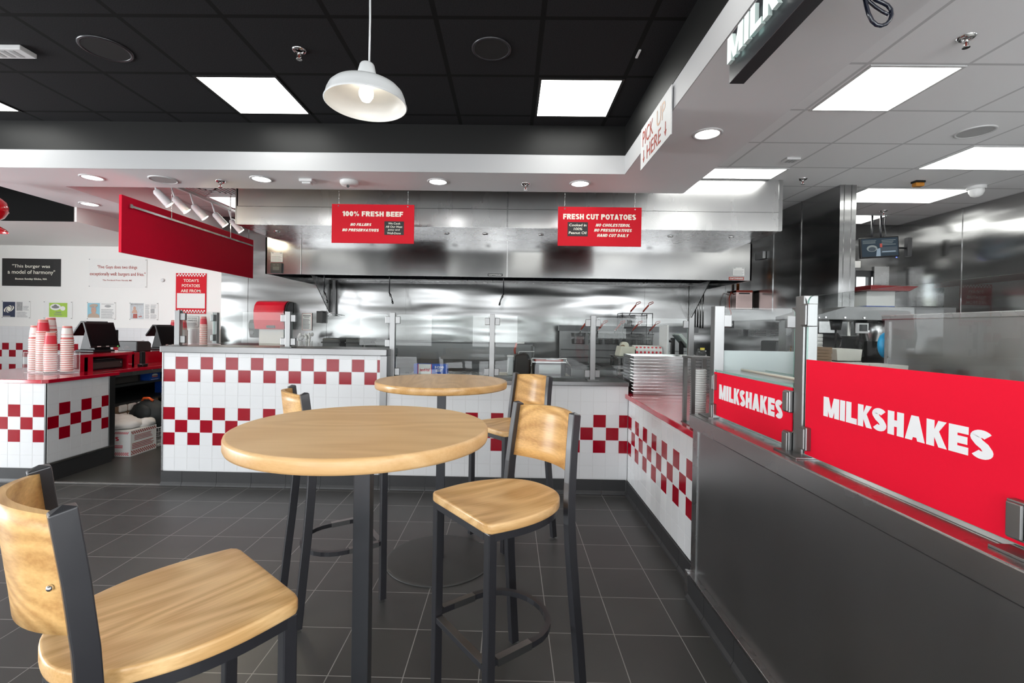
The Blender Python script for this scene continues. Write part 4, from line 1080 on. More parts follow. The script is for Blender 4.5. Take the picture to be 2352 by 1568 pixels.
# press cuttings
navy = mat('navy print', (.02, .03, .07), .5); lime = mat('lime print', (.35, .56, .06), .5); sky = mat('pale blue print', (.25, .50, .60), .5)
skin = mat('printed skin tone', (.55, .33, .24), .6); tanp = mat('printed tan', (.45, .35, .27), .6); greyp = mat('printed grey photo', (.35, .35, .35), .6, var=.6, scale=60)
def cutting(x0, label):
    t, F, w, h = wall_sign(x0, 1.437, x0 + .452, 1.712, paper, label, 'poster', 'framed_cutting', .004); screws(F, w, h, t); return t, F, w, h
t, F, w, h = cutting(-7.885, 'pinned sheet with a navy page beside a grey photo page')
mb = MB(); frect(mb, F, .02, .02, .215, .255); mb.build('navy_page', navy, t)
mb = MB()
for k in range(5): fell(mb, F, .118, .145, .085 - .012 * k, .045 - .004 * k, .0012 + .0001 * k, .0004, k % 2, rot=.4 + .35 * k)
lines(mb, F, .03, .03, .17, .045, 1, d=.0015); mb.build('emblem', [cream, navy], t)
mb = MB(); frect(mb, F, .235, .12, .33, .255); lines(mb, F, .235, .02, .42, .11, 7); lines(mb, F, .34, .13, .43, .2, 4); mb.build('photo_page', greyp, t)
t, F, w, h = cutting(-7.225, 'pinned sheet with a lime green page')
mb = MB(); frect(mb, F, .09, .03, .375, .25); mb.build('green_page', lime, t)
mb = MB(); fell(mb, F, .19, .185, .085, .05, .0015); fell(mb, F, .305, .165, .04, .035, .0016); mb.build('white_badges', paper, t)
mb = MB(); fell(mb, F, .19, .185, .06, .022, .0026); fell(mb, F, .19, .195, .03, .03, .0027, rot=.5); frect(mb, F, .19, .10, .28, .112, .0015); lines(mb, F, .17, .06, .30, .09, 3, d=.0015); mb.build('dark_print', grey_ink, t)
t, F, w, h = cutting(-6.545, 'pinned sheet with a person in a tan cap on a blue page')
mb = MB(); frect(mb, F, .012, .03, .205, .255); mb.build('blue_page', sky, t)
mb = MB(); fpoly(mb, F, [(.015, .03), (.205, .03), (.195, .075), (.14, .10), (.08, .10), (.025, .075)], .0012); fell(mb, F, .11, .215, .065, .028, .003, rot=.1); mb.build('cap_and_jacket', tanp, t)
mb = MB(); fell(mb, F, .11, .145, .04, .058, .002); mb.build('face', skin, t)
mb = MB(); fpoly(mb, F, [(.06, .185), (.16, .19), (.155, .205), (.065, .2)], .0042); frect(mb, F, .088, .155, .102, .16, .0032); frect(mb, F, .118, .155, .132, .16, .0032); frect(mb, F, .1, .115, .12, .119, .0032); lines(mb, F, .225, .02, .43, .17, 11, d=.001); fell(mb, F, .33, .21, .05, .02, .001); frect(mb, F, .23, .24, .42, .246, .001); mb.build('print', greyp, t)
t, F, w, h = cutting(-5.88, 'pinned sheet with a magazine cover beside columns of text')
mb = MB(); frect(mb, F, .015, .02, .225, .265); mb.build('cover_page', mat('printed cover', (.5, .53, .55), .5, var=.35, scale=25), t)
mb = MB(); fell(mb, F, .085, .185, .02, .028, .0015); fpoly(mb, F, [(.04, .11), (.13, .11), (.115, .16), (.06, .16)], .0013); mb.build('figure', skin, t)
mb = MB(); fpoly(mb, F, [(.06, .03), (.13, .03), (.125, .10), (.065, .10)], .0016); fell(mb, F, .185, .06, .012, .012, .0015); fell(mb, F, .16, .055, .01, .01, .0015); mb.build('apron', txt_red, t)
mb = MB(); lines(mb, F, .25, .03, .32, .25, 14); frect(mb, F, .335, .11, .395, .18); lines(mb, F, .335, .03, .43, .1, 5); lines(mb, F, .335, .19, .43, .25, 4); frect(mb, F, .025, .235, .215, .255, .0015); mb.build('columns', greyp, t)
tag(MB().sphere((-5.36, YW - .012, 2.06), .028, sy=.5).build('wall_button', white_pl), 'small white round button on the wall beside the potatoes poster', 'button')
# soap and towel fittings on the steel back wall
t = thing('towel_dispenser', (-3.55, YB, 1.33), 'red paper towel dispenser with rounded top on the steel wall', 'dispenser')
prof = [(0, .0), (.20, .0), (.215, .06), (.235, .14), (.235, .28), (.21, .36), (.16, .41), (.10, .43), (0, .43)]
rd = mat('red translucent plastic', (.42, .006, .02), .22, var=.05, coat=.4)
MB().prism([(YB - .005 - a, 1.33 + b) for a, b in prof], -3.82, -3.36, lambda u, v, q: (q, u, v)).build('cover', rd, t, bevel=.012, seg=3)
MB().prism([(YB - .005 - a * .95, 1.335 + b * .97) for a, b in prof], -3.36, -3.325, lambda u, v, q: (q, u, v)).build('side_cap', black_pl, t, bevel=.01)
MB().box(-3.62, YB - .243, 1.35, -3.5, YB - .20, 1.39).build('window_slot', black_pl, t)
t2 = B(-3.77, YB - .16, 1.03, -3.40, YB - .03, 1.33, 'splash_box', mat('grey panel', (.42, .42, .4), .45)); tag(t2, 'plain grey box under the red towel dispenser', 'box')
t = thing('soap_dispenser', (-3.85, YB, 1.2), 'dark green black soap dispenser left of the red dispenser', 'dispenser')
MB().prism([(YB - .005, 1.2), (YB - .12, 1.2), (YB - .14, 1.28), (YB - .16, 1.34), (YB - .16, 1.42), (YB - .12, 1.47), (YB - .005, 1.48)], -3.94, -3.84, lambda u, v, q: (q, u, v)).build('body', mat('dark green plastic', (.015, .03, .022), .15, coat=.5), t, bevel=.015, seg=3)
MB().cyl((-3.89, YB - .142, 1.28), (-3.89, YB - .155, 1.28), .03, n=20).build('push_button', dark_pl, t)
t = thing('hygiene_notice', (-3.10, YB, 1.33), 'framed notice sheet right of the red dispenser', 'notice')
MB().box(-3.19, YB - .02, 1.32, -3.03, YB - .011, 1.59).build('sheet', paper, t)
F = FRONT(-3.19, YB - .02, 1.32); mb = MB(); lines(mb, F, .02, .03, .14, .19, 8); frect(mb, F, .02, .22, .14, .235); frect(mb, F, .04, .2, .12, .21); mb.build('print', grey_ink, t)
mb = MB(); frect(mb, F, .006, .006, .154, .011); frect(mb, F, .006, .259, .154, .264); frect(mb, F, .006, .006, .011, .264); frect(mb, F, .149, .006, .154, .264); mb.build('border', txt_red, t)
t = thing('wall_caddy', (-2.85, YB, 1.4), 'black wire caddy box on the steel wall under the hood corner', 'caddy')
MB().box(-2.93, YB - .10, 1.44, -2.83, YB - .012, 1.62).build('box', black_pl, t, bevel=.004)
mb = MB().tube([(-2.83, YB - .09, 1.60), (-2.62, YB - .09, 1.57), (-2.55, YB - .05, 1.56)], .004, 6).tube([(-2.83, YB - .03, 1.55), (-2.62, YB - .03, 1.55)], .004, 6); mb.build('arm', chrome, t)
# equipment row along the back wall, left to right
t = thing('back_counter', (-3.2, 6.8, 0), 'steel counter along the back wall left of the griddle', 'counter')
MB().box(-4.15, 6.5, .9, -2.05, YB - .012, .94).box(-4.15, YB - .03, .94, -2.05, YB - .012, 1.06).box(-4.12, 6.55, 0, -2.1, 7.1, .9).build('cabinet', st_dark, t)
t = thing('black_bin', (-2.45, 6.9, .94), 'black storage box on the back counter, left one of the pair', 'bin', 'black boxes on the back counter')
MB().box(-2.68, 6.7, .94, -2.42, 7.05, 1.22).build('body', dark_pl, t, bevel=.02); MB().box(-2.69, 6.69, 1.15, -2.41, 7.06, 1.17).build('rim', black_pl, t)
t2 = copy_tree(t); t2.location.x += .34; t2['label'] = 'black storage box on the back counter, right one of the pair'
t = thing('wrapped_sandwich_rack', (-3.0, 6.8, .94), 'white plastic utensils bunched on a tray on the back counter', 'utensils')
mb = MB(); random.seed(3)
for k in range(18):
    x = -3.07 + random.random() * .22; y = 6.72 + random.random() * .1; mb.sphere((x, y, 1.17 + random.random() * .1), .022, sy=.5, sz=1.4, n=8)
    mb.cyl((x, y, 1.0), (x, y, 1.17), .005, n=6)
mb.build('utensil', white_pl, t); MB().box(-3.12, 6.68, .94, -2.82, 6.86, 1.04).build('tray', white_pl, t, bevel=.01)
t.name = 'utensil_caddy'
for x, w_, n_ in ((-3.55, .2, 0), (-2.93, .22, 1)):
    o = MB().sphere((x, 6.75, .96), .11, sx=1.0, sy=.8, sz=.9 if n_ == 0 else .35, n=14)
    for v in o.bm.verts: v.co += Vector((random.uniform(-.01, .01), random.uniform(-.01, .01), random.uniform(-.008, .012))); v.co.z = max(v.co.z, .941)
    if n_ == 0: tag(o.build('folded_towel', cloth_w), 'crumpled white cloth on the back counter behind the tall counter', 'towel')
    else: o.bm.free()
# griddle
t = thing('griddle', (-1.2, 6.6, 0), 'long dark steel griddle under the left half of the hood', 'griddle')
MB().box(-2.0, 6.25, .12, .35, 7.05, .86).build('body', st_dark, t, bevel=.004)
MB().box(-2.0, 6.15, .86, .35, 7.05, .93).build('cooking_plate', st_dark, t, bevel=.004)
MB().box(-2.0, 6.98, .93, .35, 7.05, 1.17).box(-2.0, 6.45, .93, -1.98, 7.0, 1.15).box(.33, 6.45, .93, .35, 7.0, 1.15).build('splash_guard', st_dark, t)
MB().box(-2.01, 6.97, 1.165, .36, 7.06, 1.185).build('guard_cap', black_mt, t)
mb = MB()
for k in range(9): mb.cyl((-1.85 + k * .25, 6.25, .78), (-1.85 + k * .25, 6.20, .78), .022, n=14)
mb.build('knobs', black_pl, t)
# fryer bank
t = thing('fryer_bank', (1.7, 6.7, 0), 'bank of stainless deep fryers under the right half of the hood', 'fryer')
MB().box(.74, 6.1, .10, 2.7, 7.0, .90).build('cabinet', st_dark, t, bevel=.005)
MB().box(.74, 6.92, .90, 2.7, 6.96, 1.40).build('back_panel', st_dark, t)
MB().box(.72, 6.86, 1.38, 2.74, 6.96, 1.46).build('basket_rail', black_mt, t)
for k in range(4):
    x = .76 + k * .485
    MB().box(x, 6.12, .90, x + .46, 6.85, .92).box(x + .03, 6.2, .905, x + .43, 6.8, .925).build('fry_vat', st_dark, t)
    MB().box(x + .015, 6.09, .35, x + .445, 6.10, .86).build('door', st, t, bevel=.003)
mb = MB()
for z in (.99, 1.10): mb.box(.76, 6.88, z, 2.68, 6.92, z + .012)
mb.build('shelf_lines', black_mt, t)
def make_basket(x, y, z, label, grp):
    t = thing('fry_basket', (x, y, z), label, 'fry basket', grp)
    mb = MB(); w, d, h = .16, .30, .15; 
    def rect(s_, zz): return [(x - w / 2 * s_, y - d / 2 * s_, zz), (x + w / 2 * s_, y - d / 2 * s_, zz), (x + w / 2 * s_, y + d / 2 * s_, zz), (x - w / 2 * s_, y + d / 2 * s_, zz)]
    for s_, zz, r in ((1, z + h, .005), (.96, z + h * .7, .002), (.92, z + h * .4, .002), (.87, z, .003)): mb.tube(rect(s_, zz), r, 5, closed=True)
    for k in range(9):
        a = -1 + 2 * k / 8
        for q in (-1, 1):
            mb.tube([(x + a * w / 2, y + q * d / 2, z + h), (x + a * w / 2 * .87, y + q * d / 2 * .87, z)], .0016, 4)
            mb.tube([(x + q * w / 2, y + a * d / 2, z + h), (x + q * w / 2 * .87, y + a * d / 2 * .87, z)], .0016, 4)
        mb.tube([(x + a * w / 2 * .87, y - d / 2 * .87, z), (x + a * w / 2 * .87, y + d / 2 * .87, z)], .0016, 4)
    mb.build('mesh', wire_m, t)
    MB().tube([(x, y - d / 2, z + h), (x + .005, y - d / 2 - .05, z + h + .05)], .006, 6).build('bracket', chrome, t)
    MB().tube([(x + .005, y - d / 2 - .05, z + h + .05), (x + .05, y - d / 2 - .14, z + h + .13)], .011, 8).tube([(x + .05, y - d / 2 - .14, z + h + .13), (x + .055, y - d / 2 - .15, z + h + .165), (x + .10, y - d / 2 - .18, z + h + .18), (x + .105, y - d / 2 - .18, z + h + .165), (x + .06, y - d / 2 - .15, z + h + .135)], .005, 6).build('handle', txt_red, t)
    return t
bk = make_basket(.98, 6.70, 1.20, 'hanging fry basket on the fryer rail, leftmost', 'fry baskets')
nm = ['second from the left', 'third from the left', 'fourth from the left', 'fifth from the left']
for k in range(4):
    c_ = copy_tree(bk); c_.location.x = 1.22 + k * .235 - 0; c_.location.z = 1.20; c_['label'] = f'hanging fry basket on the fryer rail, {nm[k]}'
for k in range(2):
    c_ = copy_tree(bk); c_.location = (1.66 + .17 * k, 6.70, 1.46); c_['label'] = f'fry basket standing on top of the rack, {"left" if k == 0 else "right"} one'
t = thing('basket_rack', (1.75, 6.75, 1.2), 'steel wire rack holding the two upper fry baskets', 'rack')
mb = MB()
for x in (1.57, 1.99):
    for y in (6.58, 6.86): mb.cyl((x, y, .92), (x, y, 1.64), .005, n=6)
for z in (1.45, 1.64): mb.tube([(1.57, 6.58, z), (1.99, 6.58, z), (1.99, 6.86, z), (1.57, 6.86, z)], .005, 6, closed=True)
for k in range(7): mb.tube([(1.58 + k * .067, 6.58, 1.45), (1.58 + k * .067, 6.86, 1.45)], .003, 5)
mb.build('frame', wire_m, t)
# ------------------------------------------------------------------ glass guards
def post(x, y, z0, z1, label, grp='stainless posts of the glass guards', w=.044, clips=(), plate=.1):
    t = thing('guard_post', (x, y, z0), label, 'post', grp)
    h = w / 2
    MB().box(x - h, y - h, z0, x + h, y + h, z1).build('post', st_post, t, bevel=.002)
    MB().box(x - plate / 2, y - plate / 2, z0, x + plate / 2, y + plate / 2, z0 + .006).build('base_plate', st_post, t, bevel=.001)
    for (dx, dy, z) in clips:       # small square clamps that hold the panes
        cx_, cy_ = x + dx * (h + .022), y + dy * (h + .022)
        if dx: MB().box(cx_ - .022, y - .014, z - .032, cx_ + .022, y + .014, z + .032).build('clamp', st_post, t, bevel=.004)
        else: MB().box(x - .014, cy_ - .022, z - .032, x + .014, cy_ + .022, z + .032).build('clamp', st_post, t, bevel=.004)
    return t
def pane(x0, y0, x1, y1, z0, z1, label, m=None, grp='clear glass guard panes'):
    t = thing('glass_guard', ((x0 + x1) / 2, (y0 + y1) / 2, z0), label, 'glass', grp)
    L = math.hypot(x1 - x0, y1 - y0); d = Vector((x1 - x0, y1 - y0, 0)) / L; nrm = Vector((-d.y, d.x, 0))
    r = .025; P = []
    for (cx_, cz_, a0) in ((L - r, z0 + .004, None), (L - r, z1 - r, 0), (r, z1 - r, 90), (r, z0 + .004, None)):
        if a0 is None: P.append((L if cx_ > r else 0, z0))
        else:
            for k in range(5):
                a = math.radians(a0 + k * 22.5); P.append((cx_ + r * math.cos(a), cz_ + r * math.sin(a)))
    o = Vector((x0, y0, 0))
    MB().prism(P, -.003, .003, lambda u, v, w: tuple(o + d * u + nrm * w + Vector((0, 0, v))), 0, 1).build('glass', [m or glass_s, glass_e], t)
    return t
YG = 4.15
post(-2.925, 4.12, 1.2, 1.51, 'steel guard post at the left end of the tall counter', clips=((1, 0, 1.455), (1, 0, 1.255)))
post(-2.93, 4.66, 1.2, 1.51, 'steel guard post at the back left of the tall counter', clips=((0, -1, 1.455), (0, -1, 1.26)))
post(-1.945, 4.12, 1.2, 1.515, 'steel guard post in the middle of the tall counter', clips=((1, 0, 1.455), (1, 0, 1.25), (-1, 0, 1.455), (-1, 0, 1.25)))
post(-1.03, YG, .955, 1.52, 'steel guard post where the tall counter steps down', clips=((1, 0, 1.455), (1, 0, 1.0), (-1, 0, 1.455), (-1, 0, 1.25)))
post(-.15, YG, .955, 1.52, 'steel guard post behind the far table', clips=((1, 0, 1.455), (1, 0, 1.01), (-1, 0, 1.455), (-1, 0, 1.01)))
post(.735, YG, .955, 1.52, 'steel guard post between the far stool and the trays', clips=((1, 0, 1.455), (1, 0, 1.01), (-1, 0, 1.455), (-1, 0, 1.01)))
post(1.59, YG, .857, 1.515, 'steel guard post behind the tray stack', clips=((-1, 0, 1.455),))
pane(-2.89, 4.12, -1.98, 4.12, 1.215, 1.505, 'clear glass pane on the tall counter, left half')
pane(-1.91, 4.12, -1.07, 4.14, 1.215, 1.505, 'clear glass pane on the tall counter, right half')
pane(-2.93, 4.15, -2.93, 4.63, 1.215, 1.505, 'clear glass return pane at the left end of the tall counter')
pane(-1.0, YG, -.18, YG, .965, 1.505, 'clear glass pane behind the blue carton')
pane(-.12, YG, .70, YG, .965, 1.505, 'clear glass pane in front of the toaster')
pane(.765, YG, 1.56, YG, .965, 1.505, 'clear glass pane behind the tray stack')
XG = 1.07
post(1.072, 2.44, .957, 1.525, 'steel guard post at the far end of the steel counter', clips=((1, 0, 1.45),), w=.05, plate=.13)
post(1.49, 2.44, .957, 1.525, 'steel guard post behind the short milkshake sign', clips=((-1, 0, 1.45),), w=.05)
post(1.066, 1.705, .957, 1.525, 'steel guard post between the two milkshake signs', w=.05, plate=.14)
post(1.066, .915, .957, 1.525, 'steel guard post just outside the right edge', w=.05, plate=.14)
for (y, z, n_) in ((1.655, 1.455, 1), (1.655, 1.025, 1), (.962, 1.02, 1), (1.755, 1.14, 1), (1.755, .99, 1), (2.395, 1.14, 1), (2.395, .99, 1)):
    o = MB().box(1.028, y - .02, z - .04, 1.062, y + .02, z + .04).box(1.028, y - .016, z - .036, 1.022, y + .016, z + .036).build('clamp', st_post, None, bevel=.004)
    # clamps belong to the nearest post
    p_ = [q for q in COL.objects if q.name.startswith('guard_post') and abs(q.location.x - 1.07) < .02]
    p_ = min(p_, key=lambda q: abs(q.location.y - y))
    w_ = o.location.copy(); o.parent = p_; o.location = w_ - p_.location
pane(XG - .005, 2.43, 1.46, 2.43, .965, 1.518, 'clear glass pane across the end of the milkshake pass')
t = pane(1.052, .945, 1.052, 1.675, .965, 1.522, 'large clear glass pane above the big milkshake sign')
t = pane(1.052, 1.735, 1.052, 2.41, .965, 1.195, 'low clear glass pane behind the short milkshake sign')
t = thing('glass_shelf', (1.15, 2.1, 1.195), 'green edged glass shelf above the short milkshake sign', 'glass')
MB().prism([(1.045, 1.74), (1.30, 1.74), (1.30, 2.40), (1.045, 2.40)], 1.195, 1.201).build('glass', glass_s, t)
MB().box(1.044, 1.74, 1.1945, 1.046, 2.40, 1.2015).box(1.299, 1.74, 1.194, 1.301, 2.40, 1.202).build('edge', glass_e, t)
MB().tube([(1.16, 1.74, 1.206), (1.16, 2.36, 1.206)], .006, 8).build('rail', cream_pl, t)
t = thing('frosted_panel', (1.26, 2.455, .96), 'pale frosted panel filling the lower part of the end pane', 'panel')
MB().box(1.10, 2.436, .96, 1.462, 2.442, 1.298).build('panel', glass_w, t)
def milk(y1, y0, z0, z1, la, lb, lz0, lz1, label):
    t = thing('milkshake_sign', (1.044, (y0 + y1) / 2, z0), label, 'sign')
    MB().box(1.045, y0, z0, 1.0485, y1, z1).build('panel', vinyl_red, t)
    F = LEFTF(1.045, y1, z0)
    block('MILKSHAKES', F, y1 - la, lz0 - z0, y1 - lb, lz1 - z0, vinyl_w, t, d=.0002, t=.27, ext=.0006, gap=.055)
milk(1.668, .952, .968, 1.300, 1.572, 1.025, 1.120, 1.184, 'large red sign with white MILKSHAKES lettering on the steel counter')
milk(2.405, 1.745, .975, 1.19, 2.345, 1.803, 1.062, 1.134, 'smaller red sign with white MILKSHAKES lettering beyond the big one')
# ------------------------------------------------------------------ tray stack and things around it
trg = 'aluminium sheet trays in one stack'
def tray(z):
    t = thing('sheet_tray', (1.37, 4.2, z), 'aluminium sheet tray in the stack on the red counter', 'tray', trg)
    x0, x1, y0, y1 = 1.045, 1.69, 3.96, 4.32
    mb = MB()
    RC = lambda i_, zz: [(x0 + i_, y0 + i_, zz), (x1 - i_, y0 + i_, zz), (x1 - i_, y1 - i_, zz), (x0 + i_, y1 - i_, zz)]
    E_, O, I, D = RC(.0035, z + .001), RC(.0035, z + .0245), RC(.006, z + .0245), RC(.010, z + .002)
    V = [[mb.bm.verts.new(p) for p in q] for q in (E_, O, I, D)]
    for A_, B_ in zip(V, V[1:]):
        for k in range(4): mb.bm.faces.new((A_[k], A_[(k + 1) % 4], B_[(k + 1) % 4], B_[k]))
    mb.bm.faces.new(V[0][::-1]); mb.bm.faces.new(V[-1])
    mb.build('pan', st_tray, t)
    MB().tube([(x0 + .003, y0 + .003, z + .0245), (x1 - .003, y0 + .003, z + .0245), (x1 - .003, y1 - .003, z + .0245), (x0 + .003, y1 - .003, z + .0245)], .0022, 6, closed=True).build('rim', st_tray, t)
    return t
st_tray = steel('aluminium tray', .72, .22, brush=(3, 3, 150))
tr = tray(.858)
for k in range(1, 12):
    c_ = copy_tree(tr); c_.location.z = .858 + k * .0272; c_.location.x = 1.37 + .003 * math.sin(k * 2.3); c_.rotation_euler.z = .004 * math.sin(k * 1.7)
    if k == 11: c_['label'] = 'topmost aluminium sheet tray of the stack on the red counter'
t = thing('lid_dispenser', (1.13, 2.75, .857), 'narrow steel frame holding a column of white lids by the steel counter end', 'dispenser')
mb = MB()
for x in (1.045, 1.155):
    for y in (2.68, 2.80): mb.box(x - .01, y - .01, .857, x + .01, y + .01, 1.245)
mb.box(1.03, 2.665, 1.24, 1.17, 2.815, 1.25).box(1.03, 2.665, .857, 1.17, 2.815, .862)
mb.build('frame', st_post, t)
mb = MB()
for k in range(24): mb.lathe([(.043, .0), (.045, .004), (.038, .012)], (1.10, 2.74, .865 + .013 * k), 20)
mb.build('lids', paper, t)
# monitor, label printer and labels standing on the trays' shelf behind
t = thing('service_shelf', (1.4, 4.6, .93), 'steel shelf box behind the tray stack', 'shelf')
MB().box(1.03, 4.47, 1.13, 1.80, 4.85, 1.145).box(1.04, 4.48, .93, 1.06, 4.84, 1.13).box(1.77, 4.48, .857, 1.79, 4.84, 1.13).build('shelf', st, t)
t = thing('label_printer', (1.13, 4.6, 1.145), 'cream label printer on the shelf above the trays', 'printer')
MB().prism([(1.05, 1.147), (1.22, 1.147), (1.215, 1.235), (1.07, 1.245)], 4.50, 4.70, lambda u, v, q: (u, q, v)).build('body', cream_pl, t, bevel=.008)
MB().cyl((1.12, 4.55, 1.25), (1.12, 4.65, 1.25), .035, n=20).build('roll', cream_pl, t); MB().cyl((1.095, 4.53, 1.24), (1.095, 4.56, 1.24), .018, n=12).build('knob', brown_card, t)
t = thing('label_roll_box', (1.33, 4.6, 1.145), 'white carton of red dotted label rolls beside the cream printer', 'carton')
MB().prism([(4.50, 1.145), (4.66, 1.145), (4.66, 1.22), (4.60, 1.255), (4.52, 1.24), (4.50, 1.215)], 1.20, 1.46, lambda u, v, q: (q, u, v)).build('carton', paper, t)
F = FRONT(1.20, 4.50, 1.145); mb = MB(); F2 = Fr((1.20, 4.505, 1.225), (1, 0, 0), (0, .5, .5))
for k in range(7):
    fell(mb, F, .02 + .037 * k, .045, .011, .011, .001); fell(mb, F, .02 + .037 * k, .02, .011, .009, .001); fell(mb, F2, .02 + .037 * k, .012, .011, .009, .003)
mb.build('red_dots', cup_r, t)
t = thing('order_monitor', (1.52, 4.6, 1.145), 'white order screen seen from the side on the tray shelf', 'monitor')
MB().box(1.475, 4.42, 1.165, 1.495, 4.66, 1.45).build('screen_back', white_pl, t, bevel=.006)
MB().box(1.495, 4.48, 1.20, 1.505, 4.60, 1.36).build('mount_plate', dark_pl, t); MB().cyl((1.505, 4.54, 1.30), (1.575, 4.54, 1.30), .012, n=12).box(1.555, 4.52, 1.145, 1.585, 4.56, 1.33).build('arm', black_pl, t)
MB().box(1.46, 4.44, 1.145, 1.56, 4.62, 1.16).build('foot', white_pl, t)
t = thing('order_keypad', (1.7, 4.6, 1.145), 'grey tilted bump bar on the bracket right of the white screen', 'keypad')
MB().prism([(1.585, 1.36), (1.61, 1.375), (1.70, 1.275), (1.695, 1.235)], 4.42, 4.62, lambda u, v, q: (u, q, v)).build('body', mat('pale grey green plastic', (.45, .5, .47), .4), t, bevel=.004)
MB().box(1.63, 4.50, 1.145, 1.66, 4.54, 1.30).build('stand', black_pl, t)
t = thing('crumpled_bag', (1.72, 4.35, .857), 'small crumpled clear bag beside the guard post right of the trays', 'bag')
mb = MB().sphere((1.67, 4.1, 1.21), .04, n=12)
for v in mb.bm.verts: v.co += Vector((random.uniform(-.01, .01), random.uniform(-.01, .01), random.uniform(-.01, .01)))
mb.build('bag', acryl, t); MB().box(1.66, 4.09, 1.235, 1.69, 4.11, 1.255).build('tag', mat('yellow tag', (.7, .6, .05), .5), t); MB().box(1.64, 4.06, .857, 1.70, 4.13, 1.185).build('holder', st_post, t)

# ------------------------------------------------------------------ things behind the middle glass
t = thing('foil_carton', (-.74, 4.52, .93), 'blue and white foil carton numbered 51210 behind the glass', 'carton')
MB().box(-.905, 4.47, .93, -.585, 4.55, 1.045).build('carton', blue_card, t)
F = FRONT(-.905, 4.47, .93); mb = MB(); frect(mb, F, .045, .0, .165, .115); mb.build('white_panel', paper, t)
mb = MB(); frect(mb, F, .038, 0, .045, .115); frect(mb, F, .165, 0, .172, .115); mb.build('red_stripes', cup_r, t)
text('handi-foil', F, .058, .045, .152, .075, cup_r, t, d=.0015, bold=.03, shear=.15); text('51210', F, .20, .075, .285, .098, paper, t, d=.001, bold=.03)
mb = MB(); lines(mb, F, .21, .045, .28, .07, 3); lines(mb, F, .21, .01, .27, .03, 2); mb.build('small_print', paper, t)
t = thing('pan_stack', (-1.2, 6.4, .93), 'stainless pans standing on the griddle shelf behind the glass', 'pans')
MB().box(-.98, 4.6, .93, -.93, 4.8, 1.0).build('pan', st_dark, t)
for o in list(t.children): bpy.data.objects.remove(o)
bpy.data.objects.remove(t)
t = thing('waffle_toaster', (.12, 4.72, .93), 'black rounded grill press with a red and steel handle', 'grill')
MB().prism([(.05, .945), (.21, .945), (.21, 1.10), (.19, 1.15), (.14, 1.16), (.06, 1.14)], 4.55, 4.88, lambda u, v, q: (u, q, v)).build('body', black_pl, t, bevel=.02, seg=3)
MB().tube([(.06, 4.6, 1.15), (.055, 4.6, 1.19), (.075, 4.6, 1.255)], .010, 8).build('red_grip', txt_red, t)
MB().tube([(.075, 4.6, 1.255), (.15, 4.6, 1.257)], .010, 8).tube([(.06, 4.62, 1.05), (.10, 4.62, 1.17), (.25, 4.62, 1.175)], .004, 6).build('handle', white_pl, t)
t.name = 'grill_press'
t = thing('butter_canister', (.02, 4.62, .942), 'small pale grey canister at the left of the black grill press', 'container')
MB().box(-.015, 4.58, .942, .045, 4.66, 1.13).build('body', mat('pale grey plastic', (.5, .52, .54), .4), t, bevel=.012, seg=3); MB().box(-.018, 4.577, 1.12, .048, 4.663, 1.135).build('lid', white_pl, t, bevel=.004)
t = thing('steam_pan', (.39, 4.65, .93), 'steel framed warming pan with a dark window behind the glass', 'warmer')
MB().box(.235, 4.52, .942, .545, 4.84, 1.08).build('body', black_pl, t, bevel=.008)
mb = MB().tube([(.22, 4.5, .945), (.22, 4.5, 1.115), (.55, 4.5, 1.115), (.55, 4.5, 1.09), (.60, 4.5, 1.04)], .008, 6).box(.22, 4.50, 1.075, .57, 4.85, 1.085); mb.build('frame', st, t)
MB().box(.29, 4.515, .97, .50, 4.521, 1.055).build('window', mat('grey window', (.2, .22, .21), .15), t); MB().box(.25, 4.6, 1.085, .53, 4.8, 1.10).build('lid', txt_red, t); MB().box(.36, 4.53, 1.10, .48, 4.55, 1.112).build('lid_handle', st, t)
for k, (x, lab) in enumerate(((.70, 'short steel container right of the warming pan'), (.95, 'second short steel container right of the warming pan'))):
    t = thing('food_pan', (x, 4.7, .93), lab, 'food pan')
    MB().box(x - .10, 4.55, .93, x + .10, 4.85, 1.02).build('pan', st_dark, t, bevel=.01); MB().box(x - .105, 4.545, 1.015, x + .105, 4.855, 1.022).build('lid', st_dark, t, bevel=.002)

# ------------------------------------------------------------------ cups on the island
def cup_mesh(t, z, top, red):
    R0, R1, H = .036, .050, .148
    mis = None
    prof = [(R1 - .002, 0), (R1 + .0025, .002), (R1 + .0025, .008), (R1, .010), (R1 - .001, .014), (R1 - .0035, .034), (R0 + .006, H * .62), (R0 + .0015, H - .022), (R0, H - .004), (R0 - .003, H), (R0 - .004, H - .006), (.0005, H - .006)]
    m = [0, 0, 0, 0, 1, 0, 0, 1, 0, 0, 0] if not red else [0, 0, 0, 1, 1, 2, 2, 1, 0, 0, 0]
    return MB().lathe(prof, (0, 0, z), 28, mis=m).build('cup', [cup_w, cup_p, cup_r], t, local=True)
def cup_thing(kind):
    t = thing('paper_cup', (0, 0, 0), 'x', 'cup', 'x')
    c = cup_mesh(t, 0, True, kind == 'red')
    mb = MB(); e = .0006
    def rr_(z): return .0475 + e - (z - .02) * .092
    if kind == 'red': zs = ((.026, .030), (.118, .121))
    else: zs = ((.026, .029), (.128, .131), (.060, .064))
    for za, zb in zs: mb.lathe([(rr_(za) + .001, za), (rr_(zb) + .001, zb)], (0, 0, 0), 28)
    mb.build('print', cup_w if kind == 'red' else cup_r, c, local=True)
    return t
cw = cup_thing('white'); cr = cup_thing('red')
used = {'white': False, 'red': False}
def put(kind, x, y, z, label, grp, s=1.0):
    src = cw if kind == 'white' else cr
    if not used[kind]: used[kind] = True; o = src
    else: o = copy_tree(src)
    o.location = (x, y, z); o['label'] = label; o['group'] = grp; o.rotation_euler.z = random.uniform(-.5, .5)
    return o
